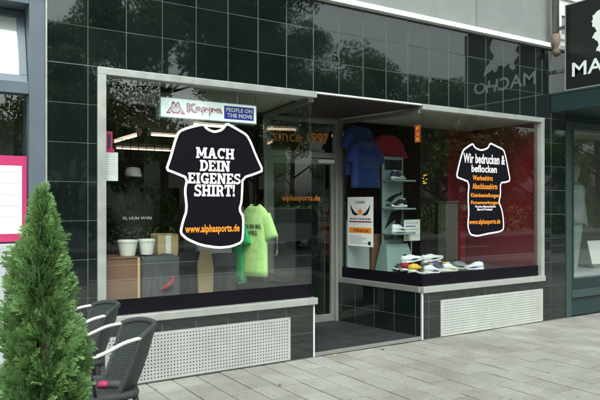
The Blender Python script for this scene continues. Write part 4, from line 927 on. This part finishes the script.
for q in range(len(ctlp)):
    p_ = [Vector(ctlp[(q + e - 1) % len(ctlp)]) for e in range(4)]
    for e in range(6):
        t = e/6; c_ = .5*((2*p_[1]) + (-p_[0] + p_[2])*t + (2*p_[0] - 5*p_[1] + 4*p_[2] - p_[3])*t*t + (-p_[0] + 3*p_[1] - 3*p_[2] + p_[3])*t**3)
        k_ = q*6 + e; fig.append((c_.x + .010*math.sin(k_*1.9), c_.y + .010*math.cos(k_*1.3)))
MB().slab(fig, FS, .0005, .003).build('figure', M['signwhite'], SG); MB().slab([(-a, z) for a, z in fig], FS2, .0005, .003).build('figure', M['signwhite'], SG)

# ================================================================== LEFT: grey metal-clad building
gb = thing('grey_metal_building', 'blue-grey metal clad building front with tilted window at the left edge', 'building', (-1.5, .2, 0))
GX = .985
b = MB(); b.box(.872, GX, .0, .28, 0, 3.10); b.build('post', M['steelblue'], gb, bevel=.003)
MB().box(GX + .0005, GX + .0115, -.018, .2, 0, 3.12).build('edge_trim', M['alu'], gb)
MB().box(-6, .8715, .004, .28, 2.335, 2.425).build('transom_rail', M['steelblue'], gb, bevel=.003)
MB().box(-6, .8715, .004, .28, 3.02, 3.10).build('head_rail', M['steelblue'], gb, bevel=.003); MB().box(-6, GX, -.03, .28, 3.101, 3.17).build('cornice', M['palegrey'], gb, bevel=.003)
MB().box(-6, GX, .01, .5, 3.171, 9).build('upper_wall', M['palegrey'], gb)
MB().box(-6, .8715, .002, .28, .06, 1.16).build('base_panel', M['palegrey'], gb, bevel=.003); MB().box(-6, .8715, -.004, .28, .0, .059).build('plinth', M['steelblue'], gb)
MB().box(-6, .8715, .004, .28, 1.1605, 1.20).build('sill_rail', M['palegrey'], gb, bevel=.003)
# lower fixed window
lo = MB(); lo.box(-.9, -.84, .02, .10, 1.2005, 2.3345); lw_ = lo.build('window_mullion', M['steelblue'], gb)
MB().box(-.8395, .8715, .06, .068, 1.2005, 2.3345).build('pane', M['glass'], lw_); MB().box(-6, -.9, .06, .068, 1.2005, 2.3345).build('pane', M['glass'], lw_)
# upper tilted window: sash leaning in at the top
b = MB(); x0, x1, z0, z1 = -.84, .8695, 2.43, 3.015; e = .055; tl = .16
def tp(z): return .05 + tl*(z - z0)/(z1 - z0)
for (a, c, d, f_) in ((x0, x1, z0, z0 + e), (x0, x1, z1 - e, z1), (x0, x0 + e, z0 + e, z1 - e), (x1 - e, x1, z0 + e, z1 - e)):
    b.add([(x, tp(z) + dy, z) for dy in (0, .05) for z in (d, f_) for x in (a, c)], [(0, 1, 3, 2), (4, 6, 7, 5), (0, 4, 5, 1), (2, 3, 7, 6), (0, 2, 6, 4), (1, 5, 7, 3)])
ts = b.build('tilted_sash', M['steelblue'], gb, bevel=.003)
MB().add([(x, tp(z) + dy, z) for dy in (.02, .026) for z in (z0 + e, z1 - e) for x in (x0 + e, x1 - e)], [(0, 1, 3, 2), (4, 6, 7, 5), (0, 4, 5, 1), (2, 3, 7, 6), (0, 2, 6, 4), (1, 5, 7, 3)]).build('pane', M['glass'], ts)
MB().box(-6, .8715, .75, .8, 0, 3.1).build('back_panel', M['shopwall'], gb); MB().add([(x, tp(z) + dy, z) for dy in (.032, .038) for z in (z0 + e, z1 - e) for x in (x0 + e, x1 - e)], [(0, 1, 3, 2), (4, 6, 7, 5), (0, 4, 5, 1), (2, 3, 7, 6), (0, 2, 6, 4), (1, 5, 7, 3)]).build('sky_reflection_sheet', M['paper'], ts)  # white sheet behind the tilted pane stands in for the mirrored sky
MB().box(-6.1, -6, 0, .8, 0, 9).build('side_wall', M['palegrey'], gb); MB().box(.872, .98, .281, .8, 0, 3.1).build('inner_wall', M['shopdark'], gb); MB().box(-6, .98, .2805, .8, 2.3, 2.36).build('inner_shelf', M['shopdark'], gb)
mp = MB().box(-.30, .862, .054, .058, 1.215, 1.865).build('menu_poster', M['magenta']); tag(mp, 'white notice board with magenta border in the grey building window', 'poster')
MB().box(-.26, .828, .0525, .0538, 1.275, 1.79).build('white_field', M['paper'], mp)
for k in range(5): MB().box(-.24, .81, .0515, .0523, 1.40 + k*.085, 1.404 + k*.085).build('ruled_line', M['palegrey'], mp)

# ================================================================== thuja and chairs
def foliage(name, m, frond_fn, items, parent, tone_attr):
    V, F_, T_ = [], [], []; k = 0
    for it in items:
        vs, fs, ts_ = frond_fn(*it); V.append(vs); F_.append(fs + k); T_.append(ts_); k += len(vs)
    V = np.concatenate(V); F_ = np.concatenate(F_); T_ = np.concatenate(T_)
    me = bpy.data.meshes.new(name); me.vertices.add(len(V)); me.vertices.foreach_set('co', V.ravel().astype(np.float32))
    n = F_.shape[1]; me.loops.add(F_.size); me.loops.foreach_set('vertex_index', F_.ravel().astype(np.int32)); me.polygons.add(len(F_))
    me.polygons.foreach_set('loop_start', np.arange(0, F_.size, n, dtype=np.int32)); me.update(calc_edges=True); me.validate()
    at = me.attributes.new('tone', 'FLOAT', 'POINT'); at.data.foreach_set('value', T_.astype(np.float32))
    return link(name, me, m, parent)
# one flat scaly spray: stem with side twigs (thin diamonds)
def spray_template(r, nt=8):
    vs, fs, ts_ = [], [], []
    def dia(p, d, l, wd, t0_, t1_):
        d = np.array(d)/np.linalg.norm(d); n = np.array((-d[1], d[0], 0)); k = len(vs); p = np.array(p)
        lift = np.array((0, 0, r.uniform(-.1, .1)*l))
        vs.extend([p, p + d*l*.5 + n*wd + lift*.5, p + d*l + lift, p + d*l*.5 - n*wd + lift*.5]); fs.append((k, k+1, k+2, k+3)); ts_.extend([t0_, (t0_+t1_)/2, t1_, (t0_+t1_)/2])
    dia((0, 0, 0), (1, 0, 0), 1.0, .026, 0, 1)
    for i in range(nt):
        x = .12 + .80*i/nt
        for s_ in (-1, 1):
            l = (.50*(1 - x)**.8 + .14)*r.uniform(.8, 1.15); a = R(r.uniform(32, 50)); d = (math.cos(a), s_*math.sin(a), 0)
            dia((x, 0, 0), d, l, .030, x*.5, .5 + .5*x)
            if l > .24:
                for q in (.4, .7):
                    dia((x + d[0]*l*q, d[1]*l*q, 0), (math.cos(a*.2), s_*math.sin(a*.2), 0), l*.5*(1.2 - q), .022, .4, .9)
    return np.array(vs), np.array(fs), np.array(ts_)
rt_ = random.Random(21); SPR = [spray_template(rt_) for _ in range(5)]
def spray(p, d, nrm, size, tone, k):
    vs, fs, ts_ = SPR[k]; d = d/np.linalg.norm(d); n = nrm - d*np.dot(nrm, d); n /= np.linalg.norm(n) + 1e-9; b_ = np.cross(n, d)
    W = p + (vs[:, :1]*d + vs[:, 1:2]*b_ + vs[:, 2:3]*n)*size
    W = W + np.outer(vs[:, 0]**2, np.array((0, 0, -.18*size)))
    return W, fs, np.clip(tone*.6 + ts_*.55 - .08, 0, 1)
TX, TY = .535, -2.30
TH = thing('thuja_shrub', 'bright green conical thuja shrub in the left foreground', 'shrub', (TX, TY, 0))
MB().tube([(TX, TY, .30), (TX + .01, TY, .8), (TX, TY + .01, 1.2), (TX + .005, TY, 1.5)], [.028, .022, .013, .004], 8).build('trunk', M['bark'], TH, smooth=True)
items = []; prof = lambda t: .192*(1 - t)**.78*(1 - .30*max(0, .25 - t)/.25) + .008        # t 0 at crown base .30 m, 1 at top 1.585 m
nr = np.random.RandomState(4)
lob = [(nr.uniform(0, 6.28), nr.uniform(0, .9), nr.uniform(.22, .55)) for _ in range(34)]
for i in range(2700):
    t = 1 - (1 - nr.rand())**.62 if nr.rand() < .9 else nr.uniform(.7, 1)
    z = .32 + t*1.22; q = nr.uniform(0, 2*math.pi); rr = prof(t)
    bulge = 1.0
    for (lq, lt, la) in lob:
        dq = (q - lq + math.pi) % (2*math.pi) - math.pi; bulge += la*math.exp(-(dq/.45)**2 - ((t - lt)/.09)**2) - la*.35*math.exp(-(dq/.6)**2 - ((t - lt + .12)/.06)**2)
    depth = nr.rand()**.5; r0 = rr*bulge*(.22 + .75*depth)
    p = np.array((TX + r0*math.cos(q), TY + r0*math.sin(q), z)); od = np.array((math.cos(q), math.sin(q), 0))
    up = .75 + .9*t + nr.normal(0, .25); d = od*(1.0 - .35*t) + np.array((0, 0, up)) + nr.normal(0, .28, 3)
    nrm = np.cross(od, np.array((0, 0, 1)))*1 + nr.normal(0, .6, 3)
    sz = nr.uniform(.06, .125)*(1 - .15*t)*(1.6 if nr.rand() < .12 else 1)
    p = p - d/np.linalg.norm(d)*sz*.5
    items.append((p, d, nrm, sz, nr.rand()*.8, nr.randint(5)))
for i in range(16):
    items.append((np.array((TX + nr.normal(0, .008), TY + nr.normal(0, .008), 1.475 + .012*i*.4)), np.array((nr.normal(0, .25), nr.normal(0, .25), 1.0)), nr.normal(0, 1, 3), nr.uniform(.05, .085), .7, nr.randint(5)))
foliage('crown', M['thuja'], spray, items, TH, 'tone')
PT_ = thing('planter', 'grey round planter holding the thuja shrub', 'planter', (TX, TY, 0))
MB().lathe([(.13, .002), (.135, .01), (.18, .31), (.195, .315), (.195, .345), (.175, .345), (.168, .30)], (TX, TY, 0), 28).build('pot', M['terracotta'], PT_); MB().lathe([(.166, .27), (.166, .30), (.001, .305)], (TX, TY, 0), 20).build('soil', M['bark'], PT_)

def make_chair(label, loc, rz):
    T = thing('wicker_chair', label, 'chair', loc, rz, 'wicker chairs on the pavement')
    def put(o): o.parent = T; return o
    nA, nB = 20, 16
    def bp(a, b_):
        wd = .205 + .055*b_ - .01*b_*b_; z = .45 + .335*b_ - .034*(abs(a)**4)*b_; x = -.215 - .115*b_ - .01*math.sin(b_*3) + .115*a*a + .02*abs(a)**3
        return Vector((x, a*wd, z))
    # back shell: two skins joined along the rim
    b = MB(); vs = []; uvs = []
    for sk in (0, 1):
        for j in range(nB+1):
            for i in range(nA+1):
                a = -1 + 2*i/nA; p = bp(a, j/nB); vs.append((p.x - .018*sk, p.y*(1 + .015*sk), p.z)); uvs.append((a*26, j/nB*38))
    n = nA + 1; m_ = n*(nB+1)
    fs = [(j*n+i, j*n+i+1, (j+1)*n+i+1, (j+1)*n+i) for j in range(nB) for i in range(nA)]; fs += [tuple(q + m_ for q in f[::-1]) for f in fs]
    b.v = vs; b.f = fs; b.uv = uvs; put(b.build('backrest', M['weave'], smooth=True, normals=False))
    rim = [bp(-1, j/nB) for j in range(nB+1)] + [bp(-1 + 2*i/nA, 1) for i in range(1, nA)] + [bp(1, 1 - j/nB) for j in range(nB+1)]
    put(MB().tube([(p.x - .009, p.y, p.z) for p in rim], .0165, 8).build('back_rim', M['rattan'], smooth=True))
    # seat
    b = MB(); nS = 18; vs = []; uvs = []
    def sq(u, v): 
        k = 1 - .10*abs(v)**3*abs(u)**3; return (.02 + .23*u*k, .225*v*k*(1 - .06*(1 - u)/2), .462 - .014*(1 - u*u)*(1 - v*v) - .012*max(0, u)**4)
    for j in range(nS+1):
        for i in range(nS+1): u, v = -1 + 2*i/nS, -1 + 2*j/nS; vs.append(sq(u, v)); uvs.append((u*25, v*25))
    k = len(vs); vs += [(x, y, z - .03) for x, y, z in vs]; uvs += uvs; n = nS + 1
    fs = [(j*n+i, j*n+i+1, (j+1)*n+i+1, (j+1)*n+i) for j in range(nS) for i in range(nS)]; fs += [tuple(q + k for q in f[::-1]) for f in fs]
    b.v = vs; b.f = fs; b.uv = uvs; put(b.build('seat', M['weave'], smooth=True, normals=False))
    ed = [sq(-1 + 2*i/10, -1) for i in range(11)] + [sq(1, -1 + 2*i/10) for i in range(1, 11)] + [sq(1 - 2*i/10, 1) for i in range(1, 11)] + [sq(-1, 1 - 2*i/10) for i in range(1, 11)]
    put(MB().tube([(x, y, z - .012) for x, y, z in ed], .022, 8).build('seat_rim', M['rattan'], smooth=True))
    for s_ in (-1, 1):
        put(MB().tube([(.20, s_*.19, .455), (.215, s_*.205, .22), (.23, s_*.215, .0)], [.017, .016, .014], 8).build('leg', M['rattan'], smooth=True))
        put(MB().tube([(-.19, s_*.18, .455), (-.225, s_*.195, .22), (-.265, s_*.205, .0)], [.017, .016, .014], 8).build('leg', M['rattan'], smooth=True))
        P0 = bp(s_*1.0, .985); arm = []
        ctl = [(P0.x - .012, P0.y, P0.z + .004), (P0.x + .08, P0.y + s_*.018, P0.z - .010), (-.01, s_*.280, .698), (.12, s_*.287, .660), (.215, s_*.277, .624), (.262, s_*.262, .59)]
        for q in range(len(ctl)-1):
            for e in range(4):
                t = e/4; a0_ = Vector(ctl[max(q-1, 0)]); a1_ = Vector(ctl[q]); a2_ = Vector(ctl[q+1]); a3_ = Vector(ctl[min(q+2, len(ctl)-1)])
                arm.append(.5*((2*a1_) + (-a0_ + a2_)*t + (2*a0_ - 5*a1_ + 4*a2_ - a3_)*t*t + (-a0_ + 3*a1_ - 3*a2_ + a3_)*t**3))
        arm.append(Vector(ctl[-1]))
        put(MB().tube(arm, .0165, 10, flat=.62).build('armrest', M['arm'], smooth=True))
        put(MB().tube([(.262, s_*.262, .59), (.262, s_*.245, .54), (.235, s_*.215, .48), (.21, s_*.20, .44)], .014, 8).build('arm_support', M['rattan'], smooth=True))
        put(MB().tube([(.08, s_*.283, .652), (.05, s_*.255, .56), (.03, s_*.222, .46)], .009, 6).build('arm_strut', M['rattan'], smooth=True))
    T.scale = (.96, .96, 1.035)
    put(MB().tube([(.222, -.21, .16), (-.235, -.20, .16)], .009, 6).build('stretcher', M['rattan'])); put(MB().tube([(.222, .21, .16), (-.235, .20, .16)], .009, 6).build('stretcher', M['rattan']))
    return T
CH1 = (.95, -1.56, 0)
make_chair('dark woven wicker chair nearest the camera, small bundle on its seat', CH1, R(174))
make_chair('dark woven wicker chair behind, half hidden between thuja and the other chair', (.98, -.77, 0), R(175))
# small pink and black bundle on the seat
it = thing('small_bundle', 'small pink and black bundle lying on the nearest chair seat', 'bundle', (1.035, -1.58, .462), R(-38))
def ax_lathe(prof, n=12): 
    b = MB(); b.rings([[(x, r*math.cos(q)*(1 + .07*math.sin(3*q + x*40)), r + .0 + r*.85*math.sin(q) - r*.1) for q in [2*math.pi*k/n for k in range(n)]] for x, r in prof]); return b
o = ax_lathe([(-.10, .012), (-.09, .026), (-.06, .031), (-.03, .030), (-.02, .026)]).build('pink_end', M['pinkplastic'], smooth=True); o.parent = it
o = ax_lathe([(-.0199, .026), (.01, .031), (.05, .033), (.09, .028), (.11, .016), (.118, .008)]).build('dark_body', M['charcoal'], smooth=True); o.parent = it
it.scale = (.8, .8, .8)
o = MB().tube([(-.10, 0, .02), (-.125, .01, .05), (-.13, .0, .08)], .005, 6).build('loop', M['charcoal'], smooth=True); o.parent = it
# leaf litter on the pavement near the step
for k, (px, py, c) in enumerate(((335, 355.5, 'shoe_yellow'), (280, 385, 'bark'), (383, 349.5, 'rust'))):
    z = 0.004; dr = ray(px); Z = FPX*(CAMH - z)/(py - HY); x, y = dr[0]*Z, dr[1]*Z - CAMD
    o = MB().add([(-.022, 0, .002), (-.005, .014, .008), (.02, .004, .003), (.0, -.013, .006)], [(0, 1, 2, 3)]).build('fallen_leaf', M[c]); o.location = (x, y, z); o.rotation_euler = (0, 0, k*1.3)
    o.modifiers.new('solid', 'SOLIDIFY').thickness = .001; tag(o, ['small yellow leaf on the pavement in front of the entrance step', 'small brown leaf on the pavement below the vent panel', 'tiny rusty leaf near the right end of the entrance step'][k], 'leaf')

# ================================================================== across the street (seen mirrored in tiles and glass)
def leafquad(p, d, nrm, size, tone, k):
    d = d/np.linalg.norm(d); n = np.cross(d, nrm); n /= np.linalg.norm(n) + 1e-9
    return np.array([p - d*size*.5, p + n*size*.32, p + d*size*.5, p - n*size*.32]), np.array([[0, 1, 2, 3]]), np.full(4, tone)
def make_tree(loc, h, cr, seed, label, nl=20000, m='leaf'):
    r = np.random.RandomState(seed); T = thing('street_tree', label, 'tree', loc, 0, 'trees across the street')
    b = MB(); b.tube([(0, 0, -.15), (.05, .02, h*.2), (-.03, .05, h*.42), (.05, 0, h*.72)], [.22, .17, .13, .04], 10)
    cl = []
    for i in range(11):
        q = i*2.4 + r.rand(); z0 = h*r.uniform(.16, .60); L = cr*r.uniform(.6, .95); e = np.array((L*math.cos(q), L*math.sin(q), z0 + h*r.uniform(.08, .25)))
        b.tube([(0, 0, z0), (e[0]*.5, e[1]*.5, (z0 + e[2])/2 + .1), tuple(e)], [.07, .045, .015], 6); cl.append((e, r.uniform(.22, .34)*cr))
    for i in range(16):
        v = r.normal(0, 1, 3); v /= np.linalg.norm(v); rad = r.uniform(.25, .85); cl.append((np.array((v[0]*cr*rad, v[1]*cr*rad, h*.66 + v[2]*h*.30*rad)), r.uniform(.22, .42)*cr))
    o = b.build('trunk', M['bark'], smooth=True); o.parent = T
    items = []; per = nl//len(cl)
    for c, rad in cl:
        ct = r.rand()
        for _ in range(per):
            v = r.normal(0, 1, 3); v /= np.linalg.norm(v); p = c + v*rad*(r.rand()**.45)*np.array((1, 1, .8))
            items.append((p, r.normal(0, 1, 3), r.normal(0, 1, 3), r.uniform(.09, .20), .55*ct + .45*r.rand(), 0))
    o = foliage('crown', M[m], leafquad, items, None, 'tone'); o.parent = T
    return T
trs = [make_tree((0, 0, 0), 13.0, 4.0, 1, 't', 34000), make_tree((0, 0, 0), 7.6, 2.7, 2, 't'), make_tree((0, 0, 0), 9.6, 3.0, 3, 't')]
spots = [(5.0, -18.2, 1, 'lower bushy tree across the street, mirrored in the left pier tiles'), (9.3, -19.5, 0, 'tall broad tree across the street, mirrored above the left window'), (13.2, -19.8, 0, 'tall broad tree across the street, mirrored above the entrance'), (19.6, -19.0, 2, 'leafy tree across the street, mirrored above the right window'),
         (24.6, -19.5, 1, 'rounded tree across the street, mirrored beside the sign'), (28.5, -20.5, 2, 'leafy tree across the street, mirrored in the right window'), (33.5, -20, 1, 'rounded tree far along the street, mirrored beside the pier'), (.5, -21, 2, 'leafy tree across the street left of the low bushy one'),
         (-5, -21, 0, 'tall tree across the street beyond the left edge'), (16.6, -25, 0, 'tall broad tree in the second row behind the hedge, middle'), (22.0, -30, 0, 'tall broad tree in the second row behind the hedge, right'), (40, -20, 2, 'leafy tree near the far end of the street'), (47, -21, 0, 'tall tree at the far end of the street'), (8, -29, 0, 'tall broad tree in the second row behind the hedge, left'), (29, -33, 0, 'tall broad tree in the back row, far right')]
kt = make_tree((12.3, -6.6, 0), 5.2, 1.7, 8, 'young bright green tree at the near kerb, mirrored in the right window', 9000, 'hedge'); kt['group'] = 'young kerb trees'
used = set()
for k, (x, y, i, lab) in enumerate(spots):
    T = trs[i] if i not in used else copy_tree(trs[i]); used.add(i)
    T.location = (x, y, -.02); T.rotation_euler = (0, 0, k*1.7); T['label'] = lab
# hedge across the street
r = np.random.RandomState(9); items = []
for _ in range(34000):
    hx = r.uniform(-14, 44); hh = 1.55 + .35*math.sin(hx*.9) + .3*math.sin(hx*2.3 + 1) + .2*math.sin(hx*5.1)
    items.append((np.array((hx, r.uniform(-19.2, -18.3), r.rand()*max(.35, hh) + abs(r.normal(0, .12)))), r.normal(0, 1, 3), r.normal(0, 1, 3), r.uniform(.10, .2), r.rand(), 0))
hd = foliage('hedge', M['hedge'], leafquad, items, None, 'tone'); tag(hd, 'uneven green hedge along the far side of the street', 'hedge'); 
# far building beyond the trees
fb = thing('far_building', 'pale plastered block behind the trees across the street', 'building', (14, -46, 0))
MB().box(2, 30, -52, -44, -.15, 7).build('wall', M['mart'], fb); MB().box(1.6, 30.4, -52.4, -43.6, 7.001, 7.4).build('roof', M['pipe'], fb)
for i in range(9):
    for j in range(2): MB().box(3.2 + i*3, 4.8 + i*3, -44.02, -43.95, 1 + j*3, 2.8 + j*3).build('window', M['carglass'], fb)
# parked cars
def make_car(loc, rz, label):
    T = thing('parked_car', label, 'car', loc, rz, 'cars parked across the street'); L = 4.1; W = .84
    prof = [(-2.05, .35), (-2.05, .80), (-1.95, .92), (-1.25, .98), (1.15, .95), (1.95, .80), (2.05, .62), (2.03, .30)]
    def sec(y, k): return [(x, y, z - k*(z - .6)*.06) for x, z in prof]
    b = MB(); b.rings([sec(-W*.97, 1), sec(-W, 0), sec(W, 0), sec(W*.97, 1)]); o = b.build('body', M['carpaint'], bevel=.03); o.parent = T
    cab = [(-1.75, .96, .78), (-1.35, 1.42, .62), (.15, 1.46, .62), (1.0, .95, .78)]
    b = MB(); b.rings([[(x, y*w_, z) for y in (-1, 1) for (x, z, w_) in ([(cab[i][0], cab[i][1], cab[i][2])])] for i in range(4)]) if False else None
    b = MB(); b.add([(x, -w_, z) for x, z, w_ in cab] + [(x, w_, z) for x, z, w_ in cab], [(0, 1, 2, 3), (4, 7, 6, 5), (0, 4, 5, 1), (1, 5, 6, 2), (2, 6, 7, 3), (0, 3, 7, 4)]); o = b.build('cabin_glass', M['carglass'], bevel=.03); o.parent = T
    o = MB().box(-1.33, .16, -.63, .63, 1.425, 1.475).build('roof', M['carpaint'], bevel=.02); o.parent = T
    for x in (-1.3, 1.3):
        for s_ in (-1, 1):
            o = MB().tube([(x, s_*.66, .30), (x, s_*.86, .30)], .30, 20).build('wheel', M['tyre'], bevel=.02); o.parent = T
            o2 = MB().tube([(x, s_*.862, .30), (x, s_*.872, .30)], .19, 16).build('rim', M['alu']); o2.parent = o
    for s_ in (-1, 1):
        o = MB().box(1.90, 2.03, s_*.62 - .15, s_*.62 + .15, .62, .76).build('headlight', M['white'], bevel=.02); o.parent = T
        o = MB().box(-2.07, -1.97, s_*.66 - .12, s_*.66 + .12, .66, .84).build('tail_light', M['red'], bevel=.02); o.parent = T
    return T
make_car((2.6, -14.4, -.12), R(180), 'silver hatchback parked across the street, mirrored in the left window')
make_car((11.5, -14.4, -.12), R(180), 'silver hatchback parked across the street, mirrored in the right window')
